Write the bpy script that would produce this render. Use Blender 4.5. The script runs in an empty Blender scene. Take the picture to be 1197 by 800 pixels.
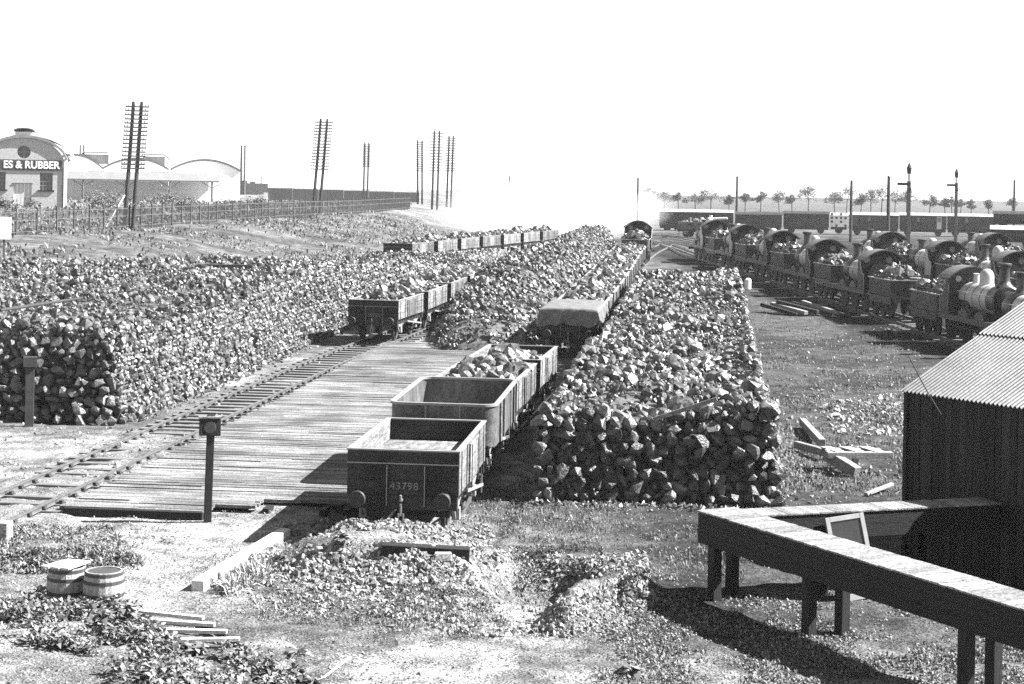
import bpy, bmesh, math, random
import numpy as np
from mathutils import Vector, Matrix
random.seed(7); RNG = np.random.default_rng(7)
SC = bpy.context.scene
COL = SC.collection
R = math.radians
pi = math.pi

# ------------------------------------------------------------------ camera constants (photo 1197 x 800)
F = 2000.0; CX, HY = 598.5, 225.0; ROLL = 0.0175; YAW = R(6.0); CAMZ = 7.2
cY, sY = math.cos(YAW), math.sin(YAW)

def ss(a, b, x):
    t = np.clip((np.asarray(x, float) - a) / (b - a), 0, 1)
    return t * t * (3 - 2 * t)

_perm = np.random.default_rng(3).random((256, 256))
def vnoise(x, y, s):
    x = np.asarray(x, float) / s; y = np.asarray(y, float) / s
    xi = np.floor(x).astype(int); yi = np.floor(y).astype(int)
    fx = x - xi; fy = y - yi
    fx = fx * fx * (3 - 2 * fx); fy = fy * fy * (3 - 2 * fy)
    a = _perm[xi % 256, yi % 256]; b = _perm[(xi + 1) % 256, yi % 256]
    c = _perm[xi % 256, (yi + 1) % 256]; d = _perm[(xi + 1) % 256, (yi + 1) % 256]
    return (a * (1 - fx) + b * fx) * (1 - fy) + (c * (1 - fx) + d * fx) * fy - 0.5

PD = [0, 60, 82, 126, 170, 244, 500, 1500, 4000]
PZ = [0, 0, .3, 1.15, 1.6, 2.2, 3.4, 5.3, 6.2]
def camx(x, y): return x * cY + y * sY
def camd(x, y): return -x * sY + y * cY
def locoline(y): return 10.8 - .1707 * (np.asarray(y, float) - 97.5)

def bump(x, y, cx, cy, rx, ry, a=0.0):
    dx = x - cx; dy = y - cy
    if a: dx, dy = dx * math.cos(a) + dy * math.sin(a), -dx * math.sin(a) + dy * math.cos(a)
    return np.exp(-((dx / rx) ** 2 + (dy / ry) ** 2))

def base_ground(x, y):
    x = np.asarray(x, float); y = np.asarray(y, float)
    d = camd(x, y)
    z = np.interp(d, PD, PZ)
    L = locoline(y)
    z = z + .05 * ss(0, 1, (x - (L - 7)) / 4.5) * ss(42, 66, y) * (1 - ss(200, 260, y))
    z = z - .24 * ss(-8.2, -7.4, x) * (1 - ss(-4.3, -3.6, x)) * ss(31, 33, y) * (1 - ss(39, 42, y))
    z = z + 2.5 * ss(0, 1, (-x - 25) / 20) * ss(48, 95, y)
    return z

def raw_xy(u, v, d):
    du, dv = u - CX, v - HY
    dx = du + ROLL * dv
    xc = dx * d / F
    return xc * cY - d * sY, xc * sY + d * cY
def dyp(u, v): return (v - HY) - ROLL * (u - CX)

# foreground earthworks, laid out once from where they stand on the flat yard
def flat(u, v, z=0.0):
    d = (CAMZ - z) * F / dyp(u, v)
    return raw_xy(u, v, d)
_M1 = flat(400, 680); _M2 = flat(510, 690); _PIT = flat(640, 682); _R1 = flat(585, 722); _R2 = flat(690, 716); _R3 = flat(742, 690)
_ML = flat(80, 655); _MB = flat(505, 655); _RU = flat(690, 648)
_RID = []
_rp = [flat(u, v, .42) for u, v in ((662, 702), (684, 684), (704, 668), (724, 657), (741, 662), (750, 682))]
for (ax, ay), (bx, by) in zip(_rp, _rp[1:]):
    for k in range(4): _RID.append((ax + (bx - ax) * k / 4, ay + (by - ay) * k / 4))
def ground(x, y):
    x = np.asarray(x, float); y = np.asarray(y, float)
    z = base_ground(x, y)
    near = (1 - ss(33.2, 34.6, y))
    f = .78 * bump(x, y, _M1[0] - .1, _M1[1] + .6, 1.35, 1.15) + .55 * bump(x, y, _M2[0], _M2[1] + .5, 1.3, 1.5)
    f = f + .3 * bump(x, y, _MB[0] - .2, _MB[1] + .15, 1.5, .8) + .42 * bump(x, y, -5.9, 33.1, 1.7, .55) * (1 + 1.1 * vnoise(x, y + 2, .6))
    rr = ((x - _PIT[0] + .1) / 1.05) ** 2 + ((y - _PIT[1] - .35) / 1.6) ** 2
    f = f - 1.15 * np.exp(-rr ** 2)
    rid = 0
    for q in _RID: rid = np.maximum(rid, bump(x, y, q[0], q[1], .36, .5))
    f = f + .4 * rid
    f = f + .3 * bump(x, y, _RU[0] - .4, _RU[1] + .5, .9, .35)
    f = f + .3 * bump(x, y, _ML[0], _ML[1], 1.5, 1.0)
    f = f + (vnoise(x, y, .9) * .26 + vnoise(x + 9, y, .37) * .16) * np.clip(np.abs(f) * 2.2, 0, 1)
    z = z + f * near
    z = z + (.13 + .05 * vnoise(x, y, .6)) * ss(-7.6, -7.0, x) * (1 - ss(-4.4, -3.9, x)) * ss(31, 33, y) * (1 - ss(66, 72, y))
    z = z + (.06 + .14 * vnoise(x, y, .7)) * ss(-16.6, -16.0, x) * (1 - ss(-13.6, -13.2, x)) * (1 - ss(46, 54, y)) * ss(32, 34, y)
    z = z + vnoise(x, y, 2.3) * .07 + vnoise(x + 40, y, .8) * .04
    z = z + vnoise(x - 11, y, 6.0) * .45 * ss(-27, -40, x) * ss(70, 100, y)
    z = z + (vnoise(x + 3, y, .45) * .06 + vnoise(x, y + 8, .21) * .035) * (1 - ss(44, 60, y)) * (1 - ss(-14, -13.6, x) * (1 - ss(-7.2, -6.8, x)) * ss(35.4, 36, y))
    return z

def NG(u, v, dz=0.0):
    """point on the shaped near ground in the sight line of a photo pixel"""
    k = dyp(u, v) / F; d = 20.0
    while d < 60:
        x, y = raw_xy(u, v, d)
        if CAMZ - k * d <= float(ground(x, y)) + dz: break
        d += .04
    return Vector((x, y, float(ground(x, y)) + dz))

def PX(u, v, h=0.0, d0=18.0, d1=2500.0):
    """where the sight line through photo pixel (u,v) first comes within h of the ground: x, y, ground z, distance"""
    k = dyp(u, v) / F
    d = d0
    step = .25
    prev = None
    while d < d1:
        x, y = raw_xy(u, v, d)
        if CAMZ - k * d <= float(base_ground(x, y)) + h: break
        d += step; step = max(.25, d * .004)
    x, y = raw_xy(u, v, d)
    return x, y, float(base_ground(x, y)), d
# ------------------------------------------------------------------ materials (all neutral greys)
TONE = .6
def mat(name, a, b=None, scale=6.0, rough=.8, bump=.0, bscale=None, island=0.0, stretch=None, wide=None, spec=.3, grain=0.0, attr=None, each=0.0):
    """a..b: the surface's own greys, mixed by noise; island: tone change per separate piece; attr: mesh attribute that blends in a second soil"""
    m = bpy.data.materials.new(name); m.use_nodes = True
    nt = m.node_tree; nd = nt.nodes; lk = nt.links
    bs = nd['Principled BSDF']
    bs.inputs['Roughness'].default_value = rough
    bs.inputs['Specular IOR Level'].default_value = spec
    if b is None: b = a
    a, b = a * TONE, b * TONE
    tc = nd.new('ShaderNodeTexCoord')
    src = tc.outputs['Object']
    if stretch:
        mp = nd.new('ShaderNodeMapping'); mp.inputs['Scale'].default_value = stretch
        lk.new(src, mp.inputs['Vector']); src = mp.outputs['Vector']
    n = nd.new('ShaderNodeTexNoise'); n.inputs['Scale'].default_value = scale; n.inputs['Detail'].default_value = 6
    n.inputs['Roughness'].default_value = .65
    lk.new(src, n.inputs['Vector'])
    mr = nd.new('ShaderNodeMapRange'); mr.inputs['From Min'].default_value = .3; mr.inputs['From Max'].default_value = .7
    mr.inputs['To Min'].default_value = a; mr.inputs['To Max'].default_value = b
    lk.new(n.outputs['Fac'], mr.inputs['Value'])
    val = mr.outputs['Result']
    def mul(v, lo, hi, x0=0.0, x1=1.0):
        r = nd.new('ShaderNodeMapRange'); r.inputs['From Min'].default_value = x0; r.inputs['From Max'].default_value = x1
        r.inputs['To Min'].default_value = lo; r.inputs['To Max'].default_value = hi
        lk.new(v, r.inputs['Value'])
        k = nd.new('ShaderNodeMath'); k.operation = 'MULTIPLY'
        lk.new(r.outputs['Result'], k.inputs[0]); return k
    if island:
        g = nd.new('ShaderNodeNewGeometry')
        k = mul(g.outputs['Random Per Island'], 1 - island, 1 + island); lk.new(val, k.inputs[1]); val = k.outputs[0]
    if wide:
        w = nd.new('ShaderNodeTexNoise'); w.inputs['Scale'].default_value = wide[0]; w.inputs['Detail'].default_value = 4
        lk.new(tc.outputs['Object'], w.inputs['Vector'])
        k = mul(w.outputs['Fac'], wide[1], wide[2], .35, .65); lk.new(val, k.inputs[1]); val = k.outputs[0]
    if grain:
        w = nd.new('ShaderNodeTexNoise'); w.inputs['Scale'].default_value = 34; w.inputs['Detail'].default_value = 3
        lk.new(tc.outputs['Object'], w.inputs['Vector'])
        k = mul(w.outputs['Fac'], 1 - grain, 1 + grain, .36, .64); lk.new(val, k.inputs[1]); val = k.outputs[0]
    if each:
        oi = nd.new('ShaderNodeObjectInfo')
        k = mul(oi.outputs['Random'], 1 - each, 1 + each); lk.new(val, k.inputs[1]); val = k.outputs[0]
    if attr:
        at = nd.new('ShaderNodeAttribute'); at.attribute_name = attr
        k = nd.new('ShaderNodeMath'); k.operation = 'MULTIPLY'
        lk.new(at.outputs['Fac'], k.inputs[0]); lk.new(val, k.inputs[1]); val = k.outputs[0]
    cb = nd.new('ShaderNodeCombineColor')
    for i in range(3): lk.new(val, cb.inputs[i])
    lk.new(cb.outputs[0], bs.inputs['Base Color'])
    if bump:
        nb = nd.new('ShaderNodeTexNoise'); nb.inputs['Scale'].default_value = bscale or scale * 3; nb.inputs['Detail'].default_value = 5
        lk.new(src, nb.inputs['Vector'])
        bm = nd.new('ShaderNodeBump'); bm.inputs['Strength'].default_value = 1.0; bm.inputs['Distance'].default_value = bump
        lk.new(nb.outputs['Fac'], bm.inputs['Height']); lk.new(bm.outputs['Normal'], bs.inputs['Normal'])
    return m

M = {}
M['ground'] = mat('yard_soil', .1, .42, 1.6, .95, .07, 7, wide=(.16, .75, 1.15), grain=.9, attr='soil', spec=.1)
M['coal'] = mat('coal', .03, .22, 4.0, .42, .03, 9, island=.85, spec=.6)
M['slack'] = mat('coal_slack', .03, .2, 3.0, .8, .06, 8, grain=.6)
M['clod'] = mat('clods', .2, .5, 6, .95, .02, 20, island=.6, spec=.1)
M['deck'] = mat('deck_timber', .1, .4, 2.6, .85, .012, 6, island=.3, stretch=(.5, 6, 6), wide=(.55, .55, 1.25), grain=.6)
M['sleeper'] = mat('sleeper_timber', .1, .28, 3, .85, .012, 8, island=.3, stretch=(.6, 6, 6))
M['rail'] = mat('rail_steel', .1, .24, 5, .4, .0, spec=.6)
M['chair'] = mat('cast_iron', .05, .1, 8, .7)
M['wagon'] = mat('wagon_paint', .012, .05, 5, .7, .006, 14, stretch=(2, 2, 5), grain=.5, each=.35, wide=(1.5, .5, 1.6))
M['wagon_side'] = mat('wagon_weathered_timber', .12, .4, 2.2, .75, .006, 14, stretch=(3, .8, 5), grain=.45, each=.4, wide=(1.2, .6, 1.3))
M['wagon_in'] = mat('wagon_bare_timber', .1, .4, 3, .8, .006, 12, stretch=(2, .6, 6), grain=.5, wide=(1.1, .6, 1.3))
M['wagon_iron'] = mat('wagon_iron', .28, .4, 6, .5, spec=.5)
M['dark_iron'] = mat('dark_iron', .025, .06, 8, .6, .004, 30)
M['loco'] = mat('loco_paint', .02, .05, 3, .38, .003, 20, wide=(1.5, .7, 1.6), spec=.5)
M['loco_top'] = mat('loco_sunlit_plate', .25, .75, 2.0, .5, .003, 20, spec=.5, grain=.3, each=.35)  # sunlight on boilers and tank tops put into this pale grey
M['loco_tank'] = mat('loco_dull_plate', .018, .085, 2, .55, .004, 12, grain=.4, each=.45, wide=(1.0, .6, 1.5))
M['brass'] = mat('bright_metal', .6, .7, 3, .35)
M['white'] = mat('white_paint', 1.25, 1.4, 4, .6)
M['letter'] = mat('letter_paint', 1.35, 1.4, 4, .7)
M['number'] = mat('number_paint', .22, .34, 14, .8, grain=.5)
M['black'] = mat('black_paint', .02, .035, 4, .6)
M['post'] = mat('tarred_timber', .01, .04, 6, .75, .01, 12, stretch=(6, 6, .7))
M['pole'] = mat('pole_timber', .04, .08, 4, .8)
M['trunk_side'] = mat('trough_side_boards', .006, .03, 5, .75, .008, 12, stretch=(1, 1, 6), grain=.4)  # side boards, much darker than the top boards
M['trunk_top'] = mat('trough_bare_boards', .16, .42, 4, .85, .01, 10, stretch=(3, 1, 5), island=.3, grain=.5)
M['shed'] = mat('shed_boards', .008, .055, 3, .75, .012, 8, stretch=(5, 5, .4), island=.5, grain=.45)
M['iron_roof'] = mat('corrugated_iron', .03, .12, 1.5, .5, .004, 10, wide=(.8, .7, 1.2), grain=.35, spec=.4)
M['pale_wood'] = mat('bleached_timber', .6, 1.0, 5, .85, .01, 12, stretch=(1, 6, 6), grain=.25)
M['old_wood'] = mat('grey_timber', .16, .42, 4, .85, .012, 10, stretch=(1, 6, 6), island=.3, grain=.35)
M['barrel'] = mat('barrel_staves', .25, .55, 3, .8, .01, 10, stretch=(5, 5, .6), island=.25, grain=.3)
M['hoop'] = mat('barrel_hoop', .06, .1, 5, .6)
M['leaf'] = mat('weed_leaves', .1, .32, 9, .6, .0, island=.8, spec=.35)
M['dry'] = mat('dry_stalks', .28, .75, 7, .8, island=.5)
M['grass'] = mat('rough_grass', .1, .32, 5, .8, island=.75, spec=.2)
M['tree'] = mat('tree_leaves', .06, .14, 3, .8, island=.5)
M['bark'] = mat('tree_bark', .06, .12, 5, .9)
M['brick'] = mat('pale_brick', .38, .95, 8, .9, .01, 20, stretch=(1, 1, 2.5), grain=.4)
M['dbrick'] = mat('dark_brick', .12, .2, 6, .9, grain=.3)
M['roof_pale'] = mat('pale_roofing', .75, .95, .8, .8, grain=.15)
M['roof_mid'] = mat('grey_roofing', .25, .4, 1, .8, grain=.2)
M['pane'] = mat('dark_glazing', .03, .06, 2, .15, spec=.5)
M['carriage'] = mat('carriage_paint', .035, .075, 2, .5, grain=.35, wide=(.2, .8, 1.3))
M['carriage_roof'] = mat('carriage_roof', .4, .6, 2, .8)
M['tarp'] = mat('tarpaulin', .12, .3, 3, .55, .02, 5, spec=.4)
M['fence'] = mat('fence_iron', .1, .16, 3, .7)
M['ballast'] = mat('dark_ballast', .05, .13, 3, .95, .05, 8, grain=.6)

# ------------------------------------------------------------------ mesh helpers
def raw_mesh(name, V, T, material, attr=None):
    """fast mesh of triangles from arrays"""
    V = np.asarray(V, np.float32); T = np.asarray(T, np.int32)
    me = bpy.data.meshes.new(name)
    me.vertices.add(len(V)); me.vertices.foreach_set('co', V.ravel())
    n = T.shape[1]
    me.loops.add(T.size); me.loops.foreach_set('vertex_index', T.ravel())
    me.polygons.add(len(T)); me.polygons.foreach_set('loop_start', np.arange(0, T.size, n, dtype=np.int32))
    me.polygons.foreach_set('use_smooth', np.zeros(len(T), bool))
    me.update(calc_edges=True)
    if material: me.materials.append(material)
    if attr is not None:
        a = me.attributes.new(attr[0], 'FLOAT', 'POINT'); a.data.foreach_set('value', np.asarray(attr[1], np.float32))
    return me

def link(name, data, parent=None, loc=None):
    o = bpy.data.objects.new(name, data); COL.objects.link(o)
    if parent is not None: o.parent = parent
    if loc is not None: o.location = loc
    return o

def tag(o, label=None, cat=None, group=None, kind=None):
    if label: o['label'] = label
    if cat: o['category'] = cat
    if group: o['group'] = group
    if kind: o['kind'] = kind
    return o

def thing(name, loc, rz, label, cat, group=None):
    o = link(name, None, None, loc); o.rotation_euler = (0, 0, rz); o.empty_display_size = .2
    return tag(o, label, cat, group)

def kids(o): return list(o.children)
def dup(o, parent=None):
    c = o.copy(); COL.objects.link(c)
    if parent is not None: c.parent = parent
    for k in kids(o): dup(k, c)
    return c

class MB:
    def __init__(self): self.bm = bmesh.new()
    def hexa(self, pts):
        v = [self.bm.verts.new(p) for p in pts]
        for f in ((3, 2, 1, 0), (4, 5, 6, 7), (0, 1, 5, 4), (1, 2, 6, 5), (2, 3, 7, 6), (3, 0, 4, 7)):
            self.bm.faces.new([v[i] for i in f])
        return self
    def box(self, c, s, rz=0.0, rx=0.0, ry=0.0):
        hx, hy, hz = s[0] / 2, s[1] / 2, s[2] / 2
        m = Matrix.Translation(c) @ Matrix.Rotation(rz, 4, 'Z') @ Matrix.Rotation(ry, 4, 'Y') @ Matrix.Rotation(rx, 4, 'X')
        p = [(-hx, -hy, -hz), (hx, -hy, -hz), (hx, hy, -hz), (-hx, hy, -hz), (-hx, -hy, hz), (hx, -hy, hz), (hx, hy, hz), (-hx, hy, hz)]
        return self.hexa([m @ Vector(q) for q in p])
    def span(self, lo, hi):
        return self.box([(a + b) / 2 for a, b in zip(lo, hi)], [b - a for a, b in zip(lo, hi)])
    def bar(self, a, b, w, h, up=(0, 0, 1)):
        a, b = Vector(a), Vector(b); d = (b - a).normalized()
        s = d.cross(Vector(up)); s = s.normalized() if s.length > 1e-4 else Vector((1, 0, 0)); u = s.cross(d).normalized()
        s = s * w / 2; u = u * h / 2
        return self.hexa([a - s - u, a + s - u, b + s - u, b - s - u, a - s + u, a + s + u, b + s + u, b - s + u])
    def tube(self, a, b, r0, r1=None, n=10, caps=True):
        if r1 is None: r1 = r0
        a, b = Vector(a), Vector(b); d = (b - a).normalized()
        s = d.cross(Vector((0, 0, 1))); s = s.normalized() if s.length > 1e-3 else Vector((1, 0, 0)); u = d.cross(s)
        A = []; B = []
        for i in range(n):
            t = 2 * pi * i / n; w = s * math.cos(t) + u * math.sin(t)
            A.append(self.bm.verts.new(a + w * r0)); B.append(self.bm.verts.new(b + w * r1))
        for i in range(n):
            j = (i + 1) % n
            self.bm.faces.new((A[i], B[i], B[j], A[j]))
        if caps: self.bm.faces.new(A); self.bm.faces.new(B[::-1])
        return self
    def lathe(self, prof, c=(0, 0, 0), n=14, ax='z'):
        rings = []
        for r, h in prof:
            ring = []
            for i in range(n):
                t = 2 * pi * i / n
                p = (r * math.cos(t), r * math.sin(t), h) if ax == 'z' else (r * math.cos(t), h, r * math.sin(t)) if ax == 'y' else (h, r * math.cos(t), r * math.sin(t))
                ring.append(self.bm.verts.new((p[0] + c[0], p[1] + c[1], p[2] + c[2])))
            rings.append(ring)
        for A, B in zip(rings, rings[1:]):
            for i in range(n):
                j = (i + 1) % n; self.bm.faces.new((A[i], A[j], B[j], B[i]))
        self.bm.faces.new(rings[0][::-1]); self.bm.faces.new(rings[-1])
        return self
    def arch(self, y0, y1, prof_out, prof_in):
        """a curved sheet: two x-z profiles of equal length extruded from y0 to y1"""
        n = len(prof_out)
        P = [[self.bm.verts.new((x, y, z)) for x, z in pr] for y in (y0, y1) for pr in (prof_out, prof_in)]
        o0, i0, o1, i1 = P
        for k in range(n - 1):
            self.bm.faces.new((o0[k], o0[k + 1], o1[k + 1], o1[k])); self.bm.faces.new((i0[k], i1[k], i1[k + 1], i0[k + 1]))
            self.bm.faces.new((o0[k], i0[k], i0[k + 1], o0[k + 1])); self.bm.faces.new((o1[k], o1[k + 1], i1[k + 1], i1[k]))
        self.bm.faces.new((o0[0], o1[0], i1[0], i0[0])); self.bm.faces.new((o0[-1], i0[-1], i1[-1], o1[-1]))
        return self
    def quad(self, *p):
        self.bm.faces.new([self.bm.verts.new(q) for q in p]); return self
    def build(self, name, material, parent=None, loc=None, bevel=0, smooth=False):
        if bevel: bmesh.ops.bevel(self.bm, geom=self.bm.edges[:], offset=bevel, segments=1, affect='EDGES', clamp_overlap=True)
        bmesh.ops.recalc_face_normals(self.bm, faces=self.bm.faces[:])
        me = bpy.data.meshes.new(name); self.bm.to_mesh(me); self.bm.free()
        me.materials.append(material)
        if smooth:
            for p in me.polygons: p.use_smooth = True
            if hasattr(me, 'set_sharp_from_angle'): me.set_sharp_from_angle(angle=R(38))
        return link(name, me, parent, loc)

def plate(outline, holes, thick):
    """flat plate (outline and holes in its own x-y) with thickness along z, as a mesh"""
    cu = bpy.data.curves.new('tmp', 'CURVE'); cu.dimensions = '2D'; cu.fill_mode = 'BOTH'; cu.extrude = thick / 2
    for pts in [outline] + list(holes):
        sp = cu.splines.new('POLY'); sp.points.add(len(pts) - 1)
        for p, q in zip(sp.points, pts): p.co = (q[0], q[1], 0, 1)
        sp.use_cyclic_u = True
    o = bpy.data.objects.new('tmp', cu); COL.objects.link(o)
    dg = bpy.context.evaluated_depsgraph_get(); dg.update()
    me = bpy.data.meshes.new_from_object(o.evaluated_get(dg))
    bpy.data.objects.remove(o); bpy.data.curves.remove(cu)
    return me
def circ(cx, cy, r, n=16): return [(cx + r * math.cos(2 * pi * i / n), cy + r * math.sin(2 * pi * i / n)) for i in range(n)]
def put_plate(name, outline, holes, thick, material, parent, mtx):
    me = plate(outline, holes, thick); me.transform(mtx); me.materials.clear(); me.materials.append(material)
    return link(name, me, parent)
STAND = Matrix.Rotation(pi / 2, 4, 'X')     # plate x-y becomes x-z

def text_mesh(body, size, thick, align='CENTER', spacing=1.0, bold=0.0, scale_x=1.0):
    cu = bpy.data.curves.new('tmp', 'FONT'); cu.body = body; cu.size = size; cu.extrude = thick; cu.align_x = align; cu.align_y = 'CENTER'
    cu.space_character = spacing; cu.offset = bold
    o = bpy.data.objects.new('tmp', cu); COL.objects.link(o)
    dg = bpy.context.evaluated_depsgraph_get(); dg.update()
    me = bpy.data.meshes.new_from_object(o.evaluated_get(dg))
    bpy.data.objects.remove(o); bpy.data.curves.remove(cu)
    me.transform(Matrix.Diagonal((scale_x, 1, 1, 1)) @ Matrix.Identity(4)); me.materials.clear()
    return me

# ------------------------------------------------------------------ lumps: a small library of angular stones
def hull(n, seed, flat=1.0):
    r = np.random.default_rng(seed); bm = bmesh.new()
    for _ in range(n):
        p = r.normal(size=3); p /= np.linalg.norm(p); p *= r.uniform(.8, 1.1)
        p = np.sign(p) * np.abs(p) ** .8
        bm.verts.new((p[0] * .5, p[1] * .5, p[2] * .5 * flat))
    res = bmesh.ops.convex_hull(bm, input=bm.verts[:])
    bmesh.ops.delete(bm, geom=[g for g in res['geom_interior'] if isinstance(g, bmesh.types.BMVert)], context='VERTS')
    bmesh.ops.triangulate(bm, faces=bm.faces[:])
    bm.verts.index_update()
    V = np.array([v.co[:] for v in bm.verts]); T = np.array([[v.index for v in f.verts] for f in bm.faces]); bm.free()
    return V, T
LIB = [hull(15 + i % 6, 100 + i, .85) for i in range(16)]
SMALL = [hull(9, 300 + i, .8) for i in range(8)]

def rot_rand(n, tilt=1.0):
    q = RNG.normal(size=(n, 4)); q[:, 0] += (1 - tilt) * 6; q /= np.linalg.norm(q, axis=1)[:, None]
    w, x, y, z = q.T
    return np.stack([np.stack([1 - 2 * (y * y + z * z), 2 * (x * y - z * w), 2 * (x * z + y * w)], -1),
                     np.stack([2 * (x * y + z * w), 1 - 2 * (x * x + z * z), 2 * (y * z - x * w)], -1),
                     np.stack([2 * (x * z - y * w), 2 * (y * z + x * w), 1 - 2 * (x * x + y * y)], -1)], -2)

def lump_arrays(P, S, lib, aniso=(.7, 1.3)):
    """stones of library shapes at points P (n,3) with sizes S (n)"""
    P = np.asarray(P, float); S = np.asarray(S, float)
    Vs, Ts, off = [], [], 0
    pick = RNG.integers(0, len(lib), len(P))
    for k, (V, T) in enumerate(lib):
        idx = np.nonzero(pick == k)[0]
        if not len(idx): continue
        m = len(idx)
        sc = S[idx][:, None] * RNG.uniform(aniso[0], aniso[1], (m, 3))
        Q = V[None] * sc[:, None, :]
        Q = np.einsum('nij,nkj->nki', rot_rand(m), Q) + P[idx][:, None, :]
        Vs.append(Q.reshape(-1, 3))
        Ts.append((T[None] + (np.arange(m) * len(V))[:, None, None]).reshape(-1, 3) + off)
        off += m * len(V)
    return np.concatenate(Vs), np.concatenate(Ts)

def join(parts):
    Vs, Ts, off = [], [], 0
    for V, T in parts:
        Vs.append(V); Ts.append(T + off); off += len(V)
    return np.concatenate(Vs), np.concatenate(Ts)

def grid_tris(nx, ny):
    i = np.arange(nx - 1)[:, None] * ny + np.arange(ny - 1)[None]
    a = i.ravel(); b = a + 1; c = a + ny; d = c + 1
    return np.concatenate([np.stack([a, c, d], -1), np.stack([a, d, b], -1)])

def leaf_arrays(P, L, W, up=.5, bend=.3):
    """bent leaves: n points, each two quads as four triangles, growing from P"""
    n = len(P); az = RNG.uniform(0, 2 * pi, n); el = RNG.uniform(up * .2, up * 1.5, n)
    d = np.stack([np.cos(az) * np.cos(el), np.sin(az) * np.cos(el), np.sin(el)], -1)
    s = np.stack([-np.sin(az), np.cos(az), RNG.uniform(-.5, .5, n)], -1)
    L = np.broadcast_to(L, n)[:, None]; W = np.broadcast_to(W, n)[:, None]
    P = np.asarray(P, float)
    mid = P + d * L * .5
    tip = P + d * L + np.array([0, 0, -1.0]) * L * bend * RNG.uniform(.2, 1.4, (n, 1))
    V = np.stack([P, mid - s * W / 2, mid + s * W / 2, tip], 1).reshape(-1, 3)
    T = np.array([[0, 1, 2], [1, 3, 2]])[None] + (np.arange(n) * 4)[:, None, None]
    return V, T.reshape(-1, 3)

ORD = ['first', 'second', 'third', 'fourth', 'fifth', 'sixth', 'seventh', 'eighth', 'ninth', 'tenth', 'eleventh', 'twelfth', 'thirteenth']
# ------------------------------------------------------------------ world, sun, camera
EXPOSURE = 2.2
SUN_EL = math.atan(1 / 1.08)
SUN_AZ = R(2) + YAW                       # from +X towards +Y
sd = Vector((math.cos(SUN_AZ) * math.cos(SUN_EL), math.sin(SUN_AZ) * math.cos(SUN_EL), math.sin(SUN_EL)))
w = bpy.data.worlds.new('World'); SC.world = w; w.use_nodes = True
nt = w.node_tree; bg = nt.nodes['Background']
sky = nt.nodes.new('ShaderNodeTexSky'); sky.sky_type = 'NISHITA'; sky.sun_disc = False
sky.sun_elevation = SUN_EL; sky.sun_rotation = pi / 2 - SUN_AZ
sky.dust_density = 0.0; sky.air_density = 1.0; sky.ozone_density = 1.0
bw = nt.nodes.new('ShaderNodeRGBToBW')
nt.links.new(sky.outputs[0], bw.inputs[0]); nt.links.new(bw.outputs[0], bg.inputs['Color'])
bg.inputs['Strength'].default_value = .05
ld = bpy.data.lights.new('sun', 'SUN'); ld.energy = 5.0; ld.angle = R(.5); ld.color = (1, 1, 1)
sun = link('sun', ld); sun.rotation_euler = sd.to_track_quat('Z', 'Y').to_euler()
cd = bpy.data.cameras.new('camera'); cam = link('camera', cd)
cam.location = (0, 0, CAMZ)
cam.rotation_euler = (Matrix.Rotation(YAW, 4, 'Z') @ Matrix.Rotation(pi / 2, 4, 'X') @ Matrix.Rotation(math.atan(ROLL), 4, 'Z')).to_euler()
cd.sensor_width = 36; cd.lens = 36 * F / 1197; cd.shift_y = -175 / 1197; cd.clip_end = 9000; cd.clip_start = .5
SC.camera = cam
vs = SC.view_settings; vs.view_transform = 'Standard'; vs.look = 'None'; vs.exposure = EXPOSURE; vs.gamma = 1
SC.cycles.max_bounces = 6; SC.cycles.diffuse_bounces = 3; SC.cycles.glossy_bounces = 2; SC.cycles.volume_bounces = 2
SC.cycles.use_denoising = False
SC.cycles.sample_clamp_indirect = 2.0

# ------------------------------------------------------------------ ground: one sheet fanning out to the horizon
def soil(x, y):
    """how pale the soil is: ash and dust pale, cinders by the engines and the rough right-hand yard darker"""
    d = camd(x, y); u = camx(x, y) / np.maximum(d, 5)
    s = np.ones_like(x)
    right = ss(.02, .12, u)
    s = s * (1 - .68 * right * ss(25, 29, d))
    eng = ss(-4.5, -2.0, x - locoline(y)) * ss(60, 72, y) * (1 - ss(185, 230, y))
    s = s * (1 - .72 * eng)
    s = s * (1 - .85 * bump(x, y, _PIT[0] - .1, _PIT[1] + .5, 1.0, 1.5))  # hollow's shade put into the soil tone, besides its dark growth
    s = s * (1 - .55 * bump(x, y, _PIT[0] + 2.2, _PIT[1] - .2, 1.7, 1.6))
    s = s * (1 - .45 * bump(x, y, _ML[0], _ML[1], 1.7, 1.1))
    s = s * (1 - .4 * bump(x, y, -5.9, 33.3, 1.9, .8))
    s = s * (1 + .35 * ss(-8, -11, x) * ss(46, 36, y)) 
    s = s * (1 - .4 * ss(-6, -3, x) * ss(33, 34.5, y) * ss(42, 40, y))
    s = s * (.62 + .6 * ss(-.3, .3, vnoise(x, y, 3.1) + .7 * vnoise(x, y, 1.1) + .5 * vnoise(x, y, .4)))
    s = s * (1 - .4 * ss(-24, -30, x) * ss(60, 80, y) * (1 - ss(200, 260, y)))
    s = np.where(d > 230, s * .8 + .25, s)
    return s
na = 420
dist = [52.0]
while dist[-1] < 68: dist.append(dist[-1] + .08)
while dist[-1] < 6000: dist.append(dist[-1] + max(.12, (dist[-1] - 30) * .0075) )
dist = np.array(dist)
ang = np.linspace(-R(38), R(38), na)
ang = np.sign(ang) * (np.abs(ang) / R(38)) ** 1.5 * R(38)
AA, DD = np.meshgrid(ang - 0.0, dist, indexing='ij')
ox, oy = 3.4, -32.0                        # the fan starts behind the camera
gx = ox + DD * np.sin(AA - YAW); gy = oy + DD * np.cos(AA - YAW)
gz = ground(gx, gy)
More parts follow.
